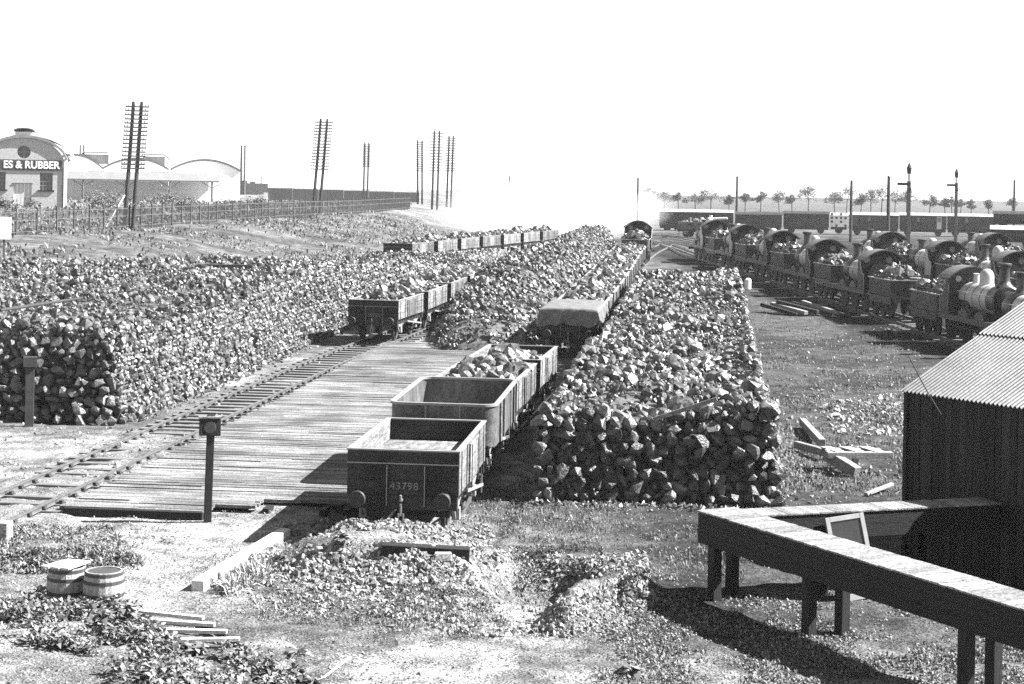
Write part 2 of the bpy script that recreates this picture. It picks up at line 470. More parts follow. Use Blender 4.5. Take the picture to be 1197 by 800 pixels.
me = raw_mesh('ground', np.stack([gx, gy, gz], -1).reshape(-1, 3), grid_tris(na, len(dist)), M['ground'], ('soil', soil(gx, gy).ravel()))
for p in (me.polygons,): p.foreach_set('use_smooth', np.ones(len(p), bool))
o = link('ground', me); tag(o, kind='structure')

def gz_(x, y): return float(ground(x, y))

# ------------------------------------------------------------------ railway tracks
def resample(pts, step):
    pts = [Vector((p[0], p[1])) for p in pts]
    # Catmull-Rom through the points, then even steps
    fine = []
    for i in range(len(pts) - 1):
        p0 = pts[max(i - 1, 0)]; p1 = pts[i]; p2 = pts[i + 1]; p3 = pts[min(i + 2, len(pts) - 1)]
        for k in range(40):
            t = k / 40
            fine.append(.5 * (2 * p1 + (p2 - p0) * t + (2 * p0 - 5 * p1 + 4 * p2 - p3) * t * t + (3 * p1 - p0 - 3 * p2 + p3) * t ** 3))
    fine.append(pts[-1])
    out = [fine[0]]; acc = 0
    for a, b in zip(fine, fine[1:]):
        L = (b - a).length; 
        while acc + L >= step:
            t = (step - acc) / L; a = a + (b - a) * t; out.append(a.copy()); L = (b - a).length; acc = 0
        acc += L
    return out
RAILTOP = .20
def rz_at(x, y): return float(base_ground(x, y))

sl = MB().box((0, 0, .0), (2.6, .25, .13)); _sleeper = sl.build('sleeper', M['sleeper'], bevel=.012); SLM = _sleeper.data; bpy.data.objects.remove(_sleeper)
ch = MB().box((0, 0, .095), (.30, .16, .06)).box((.08, 0, .14), (.08, .14, .07)).box((-.075, 0, .14), (.07, .14, .07)); _c = ch.build('rail_chair', M['chair']); CHM = _c.data; bpy.data.objects.remove(_c)

def track(name, pts, label, cat, chairs=False, sleepers=True, group='railway tracks in the yard'):
    S = resample(pts, .8)
    x0, y0 = S[0]; z0 = rz_at(x0, y0)
    t = thing(name, (x0, y0, z0), 0, label, cat, group)
    n = len(S)
    tang = [(S[min(i + 1, n - 1)] - S[max(i - 1, 0)]).normalized() for i in range(n)]
    for side in (-1, 1):
        mb = MB()
        rings = []
        for p, d in zip(S, tang):
            nrm = Vector((d.y, -d.x)); c = p + nrm * side * .75
            z = rz_at(p.x, p.y) + RAILTOP - z0
            pr = [(-.035, 0), (.035, 0), (.035, -.04), (.012, -.05), (.012, -.11), (.035, -.13), (-.035, -.13), (-.012, -.11), (-.012, -.05), (-.035, -.04)]
            rings.append([mb.bm.verts.new((c.x + nrm.x * a - x0, c.y + nrm.y * a - y0, z + b)) for a, b in pr])
        for A, B in zip(rings, rings[1:]):
            for i in range(10):
                j = (i + 1) % 10; mb.bm.faces.new((A[i], A[j], B[j], B[i]))
        mb.bm.faces.new(rings[0]); mb.bm.faces.new(rings[-1][::-1])
        mb.build('rail', M['rail'], t)
    if sleepers:
        for i, (p, d) in enumerate(zip(S, tang)):
            if i >= 100: break
            o = link('sleeper', SLM, t, (p.x - x0, p.y - y0, rz_at(p.x, p.y) - z0 + .005 + random.uniform(-.008, .012)))
            o.rotation_euler = (0, 0, math.atan2(-d.x, d.y) + random.uniform(-.02, .02))
            o.location.x += random.uniform(-.06, .06)
            if chairs:
                for sx in (-.75, .75): link('rail_chair', CHM, o, (sx, 0, -.03))
    return t
_lt0 = flat(4, 596, .0)
LT = [(-14.78, 33.0), (-14.76, 45), (-14.72, 60), (-14.3, 71), (-13.65, 80), (-13.2, 90), (-12.7, 104), (-11.6, 118)]
track('railway_track', LT, 'open railway track on sleepers running beside the left coal stack to dark wagons', 'railway track', chairs=True)
MT = [(-5.75, 33.0), (-5.8, 45), (-5.5, 58), (-5.0, 73), (-4.7, 95), (-4.6, 120), (-4.4, 143), (-4.0, 160), (-2.5, 185)]
track('railway_track', MT, 'railway track carrying the long row of wagons between middle heap and right stack', 'railway track')
TT = [(-22.6, 122), (-21.2, 129), (-18.2, 145), (-14.6, 162), (-11, 176)]
track('railway_track', TT, 'railway track under the row of wagons behind the left stack', 'railway track')
def rowpt(y, off): return (float(locoline(y)) + off * .985, y + off * .17)
track('railway_track', [rowpt(y, 0) for y in (62, 80, 100, 120, 140, 160)] + [(-1.5, 176), (-4.0, 195)], 'railway track under the nearest row of steam engines', 'railway track')
track('railway_track', [rowpt(y, 8) for y in (70, 90, 110, 130, 160, 190)], 'railway track under the second row of steam engines', 'railway track')
track('railway_track', [rowpt(y, 16) for y in (80, 100, 120, 140, 160, 190)], 'railway track under the third row of steam engines', 'railway track')
_a = PX(832, 301)[:2]; _b = PX(795, 289)[:2]; _c2 = PX(764, 282)[:2]
track('railway_track', [(_a[0] + 3, _a[1] - 6), _a, _b, _c2], 'bare railway track curving away between the end engine and the engine rows', 'railway track')
_a = PX(836, 287)[:2]; _b = PX(800, 280)[:2]; _c2 = PX(764, 276)[:2]
track('railway_track', [_a, _b, _c2], 'bare railway track farthest back between end engine and engine rows', 'railway track')

# ------------------------------------------------------------------ timber platform between the tracks
def platform():
    y0, y1 = 36.2, 76.0
    t = thing('timber_platform', (-10.5, y0, 0), 0, 'low weathered plank platform lying between the left track and the wagons', 'platform')
    mb = MB(); y = 0.0; k = 0
    while y < y1 - y0:
        wd = random.uniform(.14, .2)
        xl = -13.55 - random.uniform(0, .12); xr = -7.1 + random.uniform(-.12, .12)
        yy = y0 + y
        z = rz_at(-10, yy) + .13 + random.uniform(-.008, .008)
        if k < 5: xr = -10.4 + random.uniform(-.03, .03)
        elif k < 10: xr = -9.6 + random.uniform(-.1, .25)
        cuts = [xl] + sorted(random.uniform(xl + 1, xr - 1) for _ in range(random.choice((1, 1, 2)))) + [xr]
        for a, b in zip(cuts, cuts[1:]):
            if random.random() < .03: continue
            mb.box(((a + b) / 2 + 10.5, y + wd / 2, z + random.uniform(-.006, .006)), (b - a - .012, wd - random.uniform(.006, .02), .07), rz=random.uniform(-.004, .004))
        y += wd; k += 1
    mb.build('plank_deck', M['deck'], t)
    MB().box((-1.45, -.06, .06), (3.1, .12, .2)).build('edge_beam', M['post'], t, bevel=.01)
    for i, x in enumerate((1.35, 2.6, 3.1)):
        MB().box((x - .1, 1.1 + .12 * i, .04), (.14, .5, .14)).build('joist', M['post'], t)
    return t
platform()
# ------------------------------------------------------------------ coal stacks
def surface_pts(n, xr, yr):
    return RNG.uniform(xr[0], xr[1], n), RNG.uniform(yr[0], yr[1], n)

def stack(name, xl, xr, y0, y1, top, label, dens, size, batter=.3, res=.5, front_rows=True, side_right=True, side_left=False, keep=None, slack=0.0, frontb=.45, skipfront=False):
    """coal stacked with walled sides. xl(y), xr(y): its feet; top(x, y): height above the yard. One mass of lumps."""
    parts = []
    # core: a closed heightfield with steep sides
    ny = int((y1 - y0) / res) + 1; nx = 34
    Y = np.linspace(y0, y1, ny); sx = np.linspace(0, 1, nx)
    X = np.stack([xl(Y) + (xr(Y) - xl(Y)) * s for s in sx]); YY = np.broadcast_to(Y, X.shape)
    def hgt(x, y):
        a, b = xl(y), xr(y)
        e = np.minimum(np.minimum((x - a) / batter, (b - x) / batter), np.minimum((y - y0) / frontb, (y1 - y) / (batter * 4)))
        return top(x, y) * np.clip(e, 0, 1) ** .6
    H = hgt(X, YY)
    Zg = base_ground(X, YY)
    Z = Zg - .1 + H - .12
    parts.append((np.stack([X, YY, Z], -1).reshape(-1, 3), grid_tris(nx, ny)))
    # lumps over the top
    area = float(np.mean(xr(Y) - xl(Y))) * (y1 - y0)
    n = int(area * dens)
    s = RNG.random(n); y = RNG.uniform(y0 + .3, y1, n); x = xl(y) + (xr(y) - xl(y)) * s
    ok = np.ones(n, bool) if keep is None else keep(x, y)
    x, y = x[ok], y[ok]
    sz = size * np.minimum(np.exp(RNG.normal(0, .36, len(x))), 1.75)
    if slack:
        fine = vnoise(x, y, 4.0) + .5 * vnoise(x, y, 1.6) > .12
        sz = np.where(fine, sz * slack, sz)
    z = base_ground(x, y) + hgt(x, y) + RNG.uniform(-.6, .35, len(x)) * sz
    parts.append(lump_arrays(np.stack([x, y, z], -1), sz, LIB))
    nf = n // 2
    s = RNG.random(nf); y = RNG.uniform(y0 + .3, min(y1, y0 + 45), nf); x = xl(y) + (xr(y) - xl(y)) * s
    z = base_ground(x, y) + hgt(x, y) + RNG.uniform(-.1, .1, nf) * size
    parts.append(lump_arrays(np.stack([x, y, z], -1), size * .42 * np.exp(RNG.normal(0, .3, nf)), SMALL))
    # walled sides
    for on, fx, sg in ((side_right, xr, -1), (side_left, xl, 1)):
        if not on: continue
        yy = y0 + .2
        P = []; S = []
        while yy < y1:
            st = size * (.8 if yy < y0 + 40 else 1.15)
            xb = float(fx(np.array(yy)))
            hh = float(top(np.array(xb + sg * .4), np.array(yy)))
            zz = 0.08
            while zz < hh + .05:
                q = zz / max(hh, .1)
                P.append((xb + sg * batter * q * .9 + random.uniform(-.06, .06), yy + random.uniform(-.1, .1), rz_at(xb, yy) + zz)); S.append(st * random.uniform(.8, 1.45))
                zz += st * .72
            yy += st * .8
        if P: parts.append(lump_arrays(P, S, LIB))
    xx = float(xl(np.array(y0))) + .1; P = []; S = []
    while xx < float(xr(np.array(y0))):
        hh = float(top(np.array(xx), np.array(y0 + frontb))) + .05
        zz = .1
        while zz < hh:
            if frontb < 1: P.append((xx + random.uniform(-.08, .08), y0 + .16 + frontb * .75 * zz / hh, rz_at(xx, y0) + zz)); S.append(size * random.uniform(.7, 1.2))
            zz += size * .6
        xx += size * .7
    if P: parts.append(lump_arrays(P, S, LIB))
    V, T = join(parts)
    o = link(name, raw_mesh(name, V, T, M['coal']))
    tag(o, label, 'coal stack', 'coal stacks', 'stuff')
    return hgt

# individual lumps that show largest: the walled fronts
LUMP_ME = []
for i, (V, T) in enumerate(LIB): LUMP_ME.append(raw_mesh('coal_lump', V, T, M['coal']))
def lump(x, y, z, s, label, group):
    o = link('coal_lump', random.choice(LUMP_ME), None, (x, y, z))
    o.rotation_euler = (random.uniform(-1.2, 1.2), random.uniform(-1.2, 1.2), random.uniform(0, 6.3))
    o.scale = (s * random.uniform(.75, 1.45), s * random.uniform(.75, 1.25), s * random.uniform(.65, 1.1))
    return tag(o, label, 'coal lump', group)

# right stack
def r_top(x, y):
    h = 2.35 + .5 * vnoise(x, y, 5) + .3 * vnoise(x, y, 1.7)
    t = (x + 3.5) / 5.5
    sag = bump(x, y, -.9, 40.6, 1.9, 3.2) * .6
    return h - sag + .15 * ss(.75, 1.0, t) - .25 * (1 - ss(0, .25, t)) 
r_xl = lambda y: -3.55 + 0 * y + .012 * (y - 40); r_xr = lambda y: 2.05 + .012 * (y - 40)
RH = stack('coal_stack', r_xl, r_xr, 40.2, 98, r_top, 'long flat topped stack of coal lumps right of the wagons', 15, .26, batter=.28, side_left=True, slack=.5)
n = 0
for row in range(9):
    x = -3.5 + (row % 2) * .16
    while x < 2.1:
        hh = float(r_top(np.array(x), np.array(40.9)))
        z = .13 + row * .27
        s = random.uniform(.26, .43)
        if z < hh + .12 and n < 150:
            lump(x + random.uniform(-.04, .04), 40.0 + z * .3 + random.uniform(-.2, .08), z + random.uniform(-.05, .05), s,
                 'coal lump built into the rough front wall of the right stack', 'lumps in the front wall of the right stack'); n += 1
        x += s * .93
# left stack
l_xr = lambda y: -17.0 + .004 * (y - 50) + .9 * ss(70, 120, y)
def l_xl(y): return np.interp(y, [48, 90, 105, 125, 150], [-46, -40, -33, -24.5, -21.0])
def l_top(x, y):
    bank = 2.5 * ss(0, 1, (-x - 25) / 20) * ss(48, 95, y)
    return np.maximum(2.75 - 1.15 * bank + .7 * vnoise(x, y, 7) + .4 * vnoise(x, y, 2.2), .1) - .9 * (bank < 0) * ss(.0, 1, (l_xl(y) + 9 - x) / 9) * ss(60, 85, y) - 1.8 * ss(86, 118, y)
LH = stack('coal_stack', l_xl, l_xr, 50.0, 150, l_top, 'broad stack of coal lumps left of the open track, walled along the rails', 12, .235, batter=.5, res=.8, keep=lambda x, y: (camx(x, y) > -.36 * camd(x, y)), slack=.6)
n = 0
for row in range(10):
    x = -17.15 - (row % 2) * .15 - row * .05
    while x > -21.4:
        z = .13 + row * .28; s = random.uniform(.28, .45)
        hh = float(l_top(np.array(x), np.array(51.)))
        if z < hh + .1 and n < 115:
            lump(x + random.uniform(-.04, .04), 49.85 + z * .2 + random.uniform(-.2, .06), z + random.uniform(-.05, .05), s,
                 'coal lump built into the shaded front wall of the left stack', 'lumps in the front wall of the left stack'); n += 1
        x -= s * .9
n = 0
for row in range(9):
    y = 50.3
    while y < 57:
        z = .13 + row * .3; s = random.uniform(.3, .46)
        if n < 40:
            lump(float(l_xr(np.array(y))) - z * .24 + random.uniform(-.05, .08), y + random.uniform(-.05, .05), z + random.uniform(-.05, .05), s,
                 'pale sunlit coal lump in the side wall of the left stack beside the rails', 'lumps in the side wall of the left stack'); n += 1
        y += s * 1.1
# middle heap: a loose ridge between the two wagon rows
m_xl = lambda y: np.interp(y, [73, 84, 95, 120, 150], [-11.0, -12.7, -12.3, -10.8, -9.0]); m_xr = lambda y: np.interp(y, [76, 90, 120, 150], [-6.6, -6.3, -6.2, -6.0])
def m_top(x, y):
    t = np.clip((x - m_xl(y)) / (m_xr(y) - m_xl(y)), 0, 1)
    prof = np.sin(pi * np.clip(t * .82 + .09, 0, 1)) ** .8
    return (1.5 + 1.6 * ss(77, 93, y) + .5 * vnoise(x, y, 4) + .35 * vnoise(x, y, 1.5)) * prof
MH = stack('coal_heap', m_xl, m_xr, 72.8, 150, m_top, 'loose ridge of coal lumps heaped between the two rows of wagons', 14, .25, batter=.9, side_right=False, frontb=2.5, slack=.6)
# spilled lumps by the wagons
P = []; S = []
for _ in range(260):
    y = random.uniform(61, 77); P.append((random.uniform(-11, -7.2) + 0, y, 0)); S.append(random.uniform(.06, .25) * (1 if y > 70 else .5))
for _ in range(500):
    y = random.uniform(50, 110); P.append((-16.9 + abs(random.gauss(0, .22)), y, 0)); S.append(random.uniform(.06, .2))
for _ in range(300):
    y = random.uniform(40, 96); P.append((2.1 + abs(random.gauss(0, .25)), y, 0)); S.append(random.uniform(.06, .22))
for _ in range(160):
    P.append((random.uniform(-3.8, 2.4), 39.8 - abs(random.gauss(0, .35)), 0)); S.append(random.uniform(.05, .2))
P = np.array(P); P[:, 2] = ground(P[:, 0], P[:, 1]) + .02
V, T = lump_arrays(P, np.array(S), SMALL)
tag(link('coal_spill', raw_mesh('coal_spill', V, T, M['coal'])), 'small coal pieces spilled along the feet of the stacks', 'spilled coal', None, 'stuff')

# ------------------------------------------------------------------ wagons
WL, WW = 4.85, 2.3
def wheel_mesh():
    mb = MB(); mb.lathe([(.49, -.06), (.49, -.045), (.45, -.03), (.45, .05), (.40, .055), (.38, .02), (.12, .03), (.1, .09)], n=20, ax='x')
    o = mb.build('wheel', M['dark_iron']); me = o.data; bpy.data.objects.remove(o); return me
WHEEL = wheel_mesh()

def underframe(root, end_mat):
    mb = MB()
    for s in (-1, 1):
        mb.span((s * .95 - .06, -WL / 2 + .12, .72), (s * .95 + .06, WL / 2 - .12, 1.0))
    for y in (-1.0, 0, 1.0): mb.span((-.89, y - .08, .74), (.89, y + .08, .98))
    mb.build('solebar', M['wagon'], root)
    for s in (-1, 1):
        MB().span((-1.13, s * (WL / 2 - .06) - .06, .73), (1.13, s * (WL / 2 - .06) + .06, 1.02)).build('headstock', end_mat, root, bevel=.01)
        for x in (-.87, .87):
            a = s * WL / 2
            pr = [(.13, 0), (.11, .04), (.085, .12), (.075, .3), (.17, .33), (.18, .40), (.16, .43)]
            b = MB().lathe([(r, s * h) for r, h in pr], (x, a, .98), 16, 'y'); b.build('buffer', M['dark_iron'], root, smooth=True)
        # hook and links
        h = MB().tube((0, s * WL / 2, .93), (0, s * (WL / 2 + .2), .95), .035).tube((0, s * (WL / 2 + .2), .95), (0, s * (WL / 2 + .24), 1.06), .03, .02)
        for k in range(3):
            z = .88 - k * .2
            y = s * (WL / 2 + .2)
            if k % 2: h.bar((-.05, y, z), (-.05, y, z - .24), .03, .03, (0, 1, 0)).bar((.05, y, z), (.05, y, z - .24), .03, .03, (0, 1, 0))
            else: h.bar((0, y - .05, z), (0, y - .05, z - .24), .03, .03, (0, 1, 0)).bar((0, y + .05, z), (0, y + .05, z - .24), .03, .03, (0, 1, 0))
        h.build('coupling', M['wagon_iron'], root)
    for y in (-1.4, 1.4):
        for s in (-1, 1):
            link('wheel', WHEEL, root, (s * .75, y, .49)).rotation_euler = (0, 0, 0 if s > 0 else pi)
            g = MB().box((s * .98, y, .5), (.16, .24, .24)).bar((s * .98, y - .42, .72), (s * .98, y - .14, .42), .03, .05).bar((s * .98, y + .42, .72), (s * .98, y + .14, .42), .03, .05)
            for k in range(4): g.box((s * .98, y, .66 + .03 * k), (.08, .5 + .14 * k, .028))
            g.build('axle_box', M['wagon_iron'], root)
    for s in (1,):
        MB().bar((s * 1.1, -.5, .82), (s * 1.14, 2.1, .52), .03, .07).bar((s * 1.12, 2.0, .35), (s * 1.12, 2.0, .95), .03, .05).build('brake_lever', M['wagon_iron'], root)

def wagon_timber(number=None, top=1.86, fz=0.0):
    root = thing('coal_wagon', (0, 0, 0), 0, 'wagon', 'wagon')
    T = .07; z0, z1 = 1.02, top
    hx, hy = WW / 2, WL / 2
    # planked sides and ends
    npl = 3; ph = (z1 - z0) / npl
    for s in (-1, 1):
        mb = MB()
        for k in range(npl): mb.span((s * hx - (T if s > 0 else 0), -hy + T, z0 + k * ph + .011), (s * hx + (T if s < 0 else 0), hy - T, z0 + (k + 1) * ph - .011))
        mb.build('side', M['wagon_side'], root)
        e = MB()
        for k in range(npl): e.span((-hx + .0, s * hy - (T if s > 0 else 0), z0 + k * ph + .005), (hx, s * hy + (T if s < 0 else 0), z0 + (k + 1) * ph - .005))
        e.build('end', M['wagon'], root)
        MB().span((-hx - .02, s * (hy - T / 2) - T / 2 - .02, z1), (hx + .02, s * (hy - T / 2) + T / 2 + .02, z1 + .03)).span((-hx - .015, s * hy - .012, z1 - .27), (hx + .015, s * hy + .02 * s + .012, z1 - .245)).build('end_capping', M['wagon_iron'], root)
        MB().span((s * (hx - T / 2) - T / 2 - .02, -hy + T, z1), (s * (hx - T / 2) + T / 2 + .02, hy - T, z1 + .03)).build('side_capping', M['wagon_iron'], root)
        for x in (-.38, .40):
            MB().span((x - .045, s * hy - (0 if s > 0 else .035), .75), (x + .045, s * hy + (.035 if s > 0 else 0), z1 - .29)).build('end_post', M['wagon'], root)
            MB().span((x + .046, s * hy - (0 if s > 0 else .05), .8), (x + .062, s * hy + (.05 if s > 0 else 0), z1 - .29)).build('end_strap', M['wagon_iron'], root)
        # door with straps
        d = MB().span((s * hx - (0 if s > 0 else .045), -.75, z0 + .02), (s * hx + (.045 if s > 0 else 0), .75, z1 - .06)); dr = d.build('door', M['wagon_side'], root, bevel=.006)
        for y in (-.55, .55): MB().span((s * (hx + .045) - .012, y - .035, z0 - .12), (s * (hx + .045) + .012, y + .035, z1 - .1)).build('door_strap', M['dark_iron'], dr)
        for y in (-2.0, -1.1, 1.1, 2.0): MB().span((s * hx - .014 * (s < 0), y - .03, .8), (s * hx + .014 * (s > 0), y + .03, z1 - .02)).build('side_knee', M['dark_iron'], root)
    fl = MB()
    for k in range(20):
        y = -hy + T + (k + .5) * (WL - 2 * T) / 20
        fl.span((-hx + T, y - .113, z0 - .05 + fz), (hx - T, y + .113, z0 + .01 + fz + random.uniform(0, .006)))
    fl.build('floor', M['wagon_in'], root)
    ins = MB()
    for s in (-1, 1): ins.span((s * (hx - T) - .012, -hy + T + .01, z0 + .02 + fz), (s * (hx - T) + .012, hy - T - .01, z1 - .01))
    ins.build('lining', M['wagon_in'], root)
    underframe(root, M['wagon'])
    if number:
        me = text_mesh(number, .21, .004, spacing=1.05, scale_x=1.1); me.transform(STAND); me.materials.append(M['number'])
        link('number', me, root, (.03, -hy - .006, 1.2))
    return root

def wagon_steel():
    """taller sheet-steel wagon with rounded corners"""
    root = thing('coal_wagon', (0, 0, 0), 0, 'wagon', 'wagon')
    hx, hy, r = 1.27, WL / 2, .3; z0, z1 = .98, 2.0
    def loop(off):
        pts = []
        for cx, cy, a0 in ((hx - r, hy - r, 0), (-hx + r, hy - r, 90), (-hx + r, -hy + r, 180), (hx - r, -hy + r, 270)):
            for k in range(6):
                a = R(a0 + k * 18); pts.append((cx + (r - off) * math.cos(a), cy + (r - off) * math.sin(a)))
        return pts
    def shell(name, oo, oi, za, zb, m):
        mb = MB(); A = loop(oo); B = loop(oi); n = len(A)
        v = [[mb.bm.verts.new((p[0], p[1], z)) for p in L] for L, z in ((A, za), (A, zb), (B, zb), (B, za))]
        for a, b in zip(v, v[1:] + v[:1]):
            for i in range(n): j = (i + 1) % n; mb.bm.faces.new((a[i], a[j], b[j], b[i]))
        return mb.build(name, m, root, smooth=True)
    shell('body', 0, .03, z0, z1 - .06, M['wagon_steel'])
    shell('rim', -.035, .06, z1 - .059, z1, M['wagon_iron'])
    mb = MB(); vv = [mb.bm.verts.new((p[0], p[1], z0 + .06)) for p in loop(.031)]; mb.bm.faces.new(vv); mb.build('floor', M['wagon_in'], root)
    for s in (-1, 1):
        for x in (-.4, .42): MB().span((x - .02, s * hy - (0 if s > 0 else .04), z0), (x + .02, s * hy + (.04 if s > 0 else 0), z1 - .07)).build('end_strap', M['wagon_iron'], root)
        rb = MB()
        for y in (-1.5, -.75, .75, 1.5): rb.span((s * hx - (0 if s > 0 else .05), y - .05, z0), (s * hx + (.05 if s > 0 else 0), y + .05, z1 - .07))
        rb.build('side_rib', M['wagon_side'], root)
        MB().span((s * hx - (0 if s > 0 else .03), -.7, z0 + .04), (s * hx + (.03 if s > 0 else 0), .7, z1 - .14)).build('door', M['wagon_steel'], root)
    underframe(root, M['wagon'])
    return root
M['wagon_steel'] = mat('wagon_sheet_steel', .07, .2, 3, .55, .004, 10, stretch=(2, 2, 1), grain=.4, wide=(.8, .7, 1.4))

def heap_mesh(wx, wy, peak, nl, size, seed):
    """coal heaped in a box: base hump plus lumps"""
    global RNG
    keep = RNG; RNG = np.random.default_rng(seed)
    nx, ny = 13, 25
    X, Y = np.meshgrid(np.linspace(-wx / 2, wx / 2, nx), np.linspace(-wy / 2, wy / 2, ny), indexing='ij')
    hf = lambda x, y: peak * np.clip(1 - (2 * np.abs(x) / wx) ** 2.2, 0, 1) * np.clip(1 - (2 * np.abs(y) / wy) ** 3, 0, 1) + .12 * vnoise(x + seed, y, .8) + .04
    Z = hf(X, Y) - .1
    parts = [(np.stack([X, Y, Z], -1).reshape(-1, 3), grid_tris(nx, ny))]
    x = RNG.uniform(-wx / 2 + .1, wx / 2 - .1, nl); y = RNG.uniform(-wy / 2 + .1, wy / 2 - .1, nl)
    s = size * np.exp(RNG.normal(0, .35, nl))
    parts.append(lump_arrays(np.stack([x, y, hf(x, y) + RNG.uniform(-.5, .3, nl) * s], -1), s, LIB))
    V, T = join(parts); RNG = keep
    return raw_mesh('coal_load', V, T, M['coal'])
LOADS = [heap_mesh(2.12, 4.66, .38, 260, .28, 50 + i) for i in range(4)]

def path_pos(pts, y):
    """point and heading on a track at a given y"""
    S = resample(pts, .5)
    k = min(range(len(S)), key=lambda i: abs(S[i].y - y))
    d = (S[min(k + 2, len(S) - 1)] - S[max(k - 2, 0)]).normalized()
    p = S[k] + d * ((y - S[k].y) / max(d.y, .2))
    return p.x, p.y, math.atan2(-d.x, d.y)

def set_on(o, pts, y):
    x, yy, h = path_pos(pts, y)
    z = rz_at(x, yy) + RAILTOP
    pitch = (rz_at(x - math.sin(h) * 2, yy + math.cos(h) * 2) - rz_at(x + math.sin(h) * 2, yy - math.cos(h) * 2)) / 4
    o.location = (x, yy, z)
    o.rotation_euler = (Matrix.Rotation(h, 4, 'Z') @ Matrix.Rotation(math.atan(pitch), 4, 'X')).to_euler()

def place_load(wg, idx, label, group, zz=1.62):
    o = link('coal_load', LOADS[idx % 4])
    o.rotation_euler = wg.rotation_euler; o.location = wg.location
    m = wg.rotation_euler.to_matrix()
    o.location = wg.location + m @ Vector((0, 0, zz))
    if idx % 2: o.rotation_euler = (m @ Matrix.Rotation(pi, 3, 'Z')).to_euler()
    return tag(o, label, 'coal load', group)

proto = wagon_timber()
fw = wagon_timber('43798', 1.92, .42)
PITCH = 5.9
Y1 = 34.5 + WL / 2
tag(fw, 'empty three plank wagon with 43798 on its end, standing at the front of the row', 'wagon', 'wagons on the middle track')
set_on(fw, MT, Y1)
sw = wagon_steel(); set_on(sw, MT, Y1 + PITCH)
tag(sw, 'empty taller steel wagon with rounded corners behind the 43798 wagon', 'wagon', 'wagons on the middle track')
def new_wagon(pts, y, label, group):
    o = dup(proto); set_on(o, pts, y); tag(o, label, 'wagon', group); return o
w3 = new_wagon(MT, Y1 + 2 * PITCH, 'coal filled wagon coupled behind the empty steel wagon', 'wagons on the middle track')
place_load(w3, 0, 'coal heaped in the wagon behind the empty steel wagon', 'coal loads on the middle track')
w4 = new_wagon(MT, Y1 + 3 * PITCH, 'part filled wagon last of the four coupled at the front', 'wagons on the middle track')
place_load(w4, 1, 'coal lying low in the last of the four front wagons', 'coal loads on the middle track', 1.3)
yt = 71.5 + WL / 2
wt = new_wagon(MT, yt, 'wagon covered by a tarpaulin, across a gap from the front wagons', 'wagons on the middle track')
for k in range(9):
    o = new_wagon(MT, yt + (k + 1) * PITCH, f'coal filled wagon, {ORD[k]} behind the tarpaulin covered wagon', 'wagons on the middle track')
    place_load(o, k, f'coal heaped in the {ORD[k]} wagon behind the tarpaulin covered wagon', 'coal loads on the middle track')
# tarpaulin over the covered wagon: pale flat top, creased hanging front
def tarpaulin():
    t = thing('tarpaulin', wt.location, 0, 'creased tarpaulin draped over one coal wagon, its top sunlit', 'tarpaulin')
    t.rotation_euler = wt.rotation_euler
    nx, ny = 41, 49
    U, Vv = np.meshgrid(np.linspace(-1, 1, nx), np.linspace(-1, 1, ny), indexing='ij')
    hx, hy = 1.25, WL / 2 + .1
    X = np.clip(U * 1.75, -1, 1) * hx; Y = np.clip(Vv * 1.3, -1, 1) * hy
    ex = np.clip(np.abs(U) * 1.75 - 1, 0, 1); ey = np.clip(np.abs(Vv) * 1.3 - 1, 0, 1)
    drop = np.maximum(ex / .75, ey / .3)
    Z0 = drop
    fold = np.sin(X * 8 + 1.6 * np.sin(X * 3)) * .10 + vnoise(X + .6 * Z0, Y, .25) * .22
    Y = Y + np.sign(Vv) * ey * (.12 + fold * 2.2) ; X = X + np.sign(U) * ex * (.1 + .35 * vnoise(Y * 3, U, .5))
    Z = 2.0 + .05 * np.clip(1 - np.abs(U * 1.75) ** 2, 0, 1) - drop * (.72 + .25 * vnoise(X * 2, Y * 2, .6)) + .03 * vnoise(X, Y, .5)
    o = link('cover', raw_mesh('cover', np.stack([X, Y, Z], -1).reshape(-1, 3), grid_tris(nx, ny), M['tarp']), t)
    o.data.polygons.foreach_set('use_smooth', np.ones(len(o.data.polygons), bool))
    return t
tarpaulin()
# left track: dark wagons, the first with its number
lw = wagon_timber('10720'); yl = 77.5
tag(lw, 'dark coal filled wagon with 10720 on its end, across the left track', 'wagon', 'wagons on the left track')
set_on(lw, LT, yl); place_load(lw, 2, 'coal heaped in the leading dark wagon on the left track', 'coal loads on the left track')
for k in range(4):
    o = new_wagon(LT, yl + (k + 1) * PITCH, f'coal filled wagon, {ORD[k]} behind the dark 10720 wagon', 'wagons on the left track')
    place_load(o, k + 1, f'coal heaped in the {ORD[k]} wagon behind the dark 10720 wagon', 'coal loads on the left track')
for k in range(7):
    o = new_wagon(TT, 128.5 + k * PITCH * .97, f'coal filled wagon, {ORD[k]} from the near end of the row behind the left stack', 'wagons behind the left stack')
    place_load(o, k, f'coal heaped in the {ORD[k]} wagon from the near end behind the left stack', 'coal loads behind the left stack')
# ------------------------------------------------------------------ steam locomotives (front = +Y, tender = -Y), rails at z 0
def arc_pts(hw, zs, rise, n=15):
    """roof profile: x from -hw to hw, springing at zs, rising by rise"""
    return [(-hw + 2 * hw * k / (n - 1), zs + rise * (1 - (2 * k / (n - 1) - 1) ** 2)) for k in range(n)]

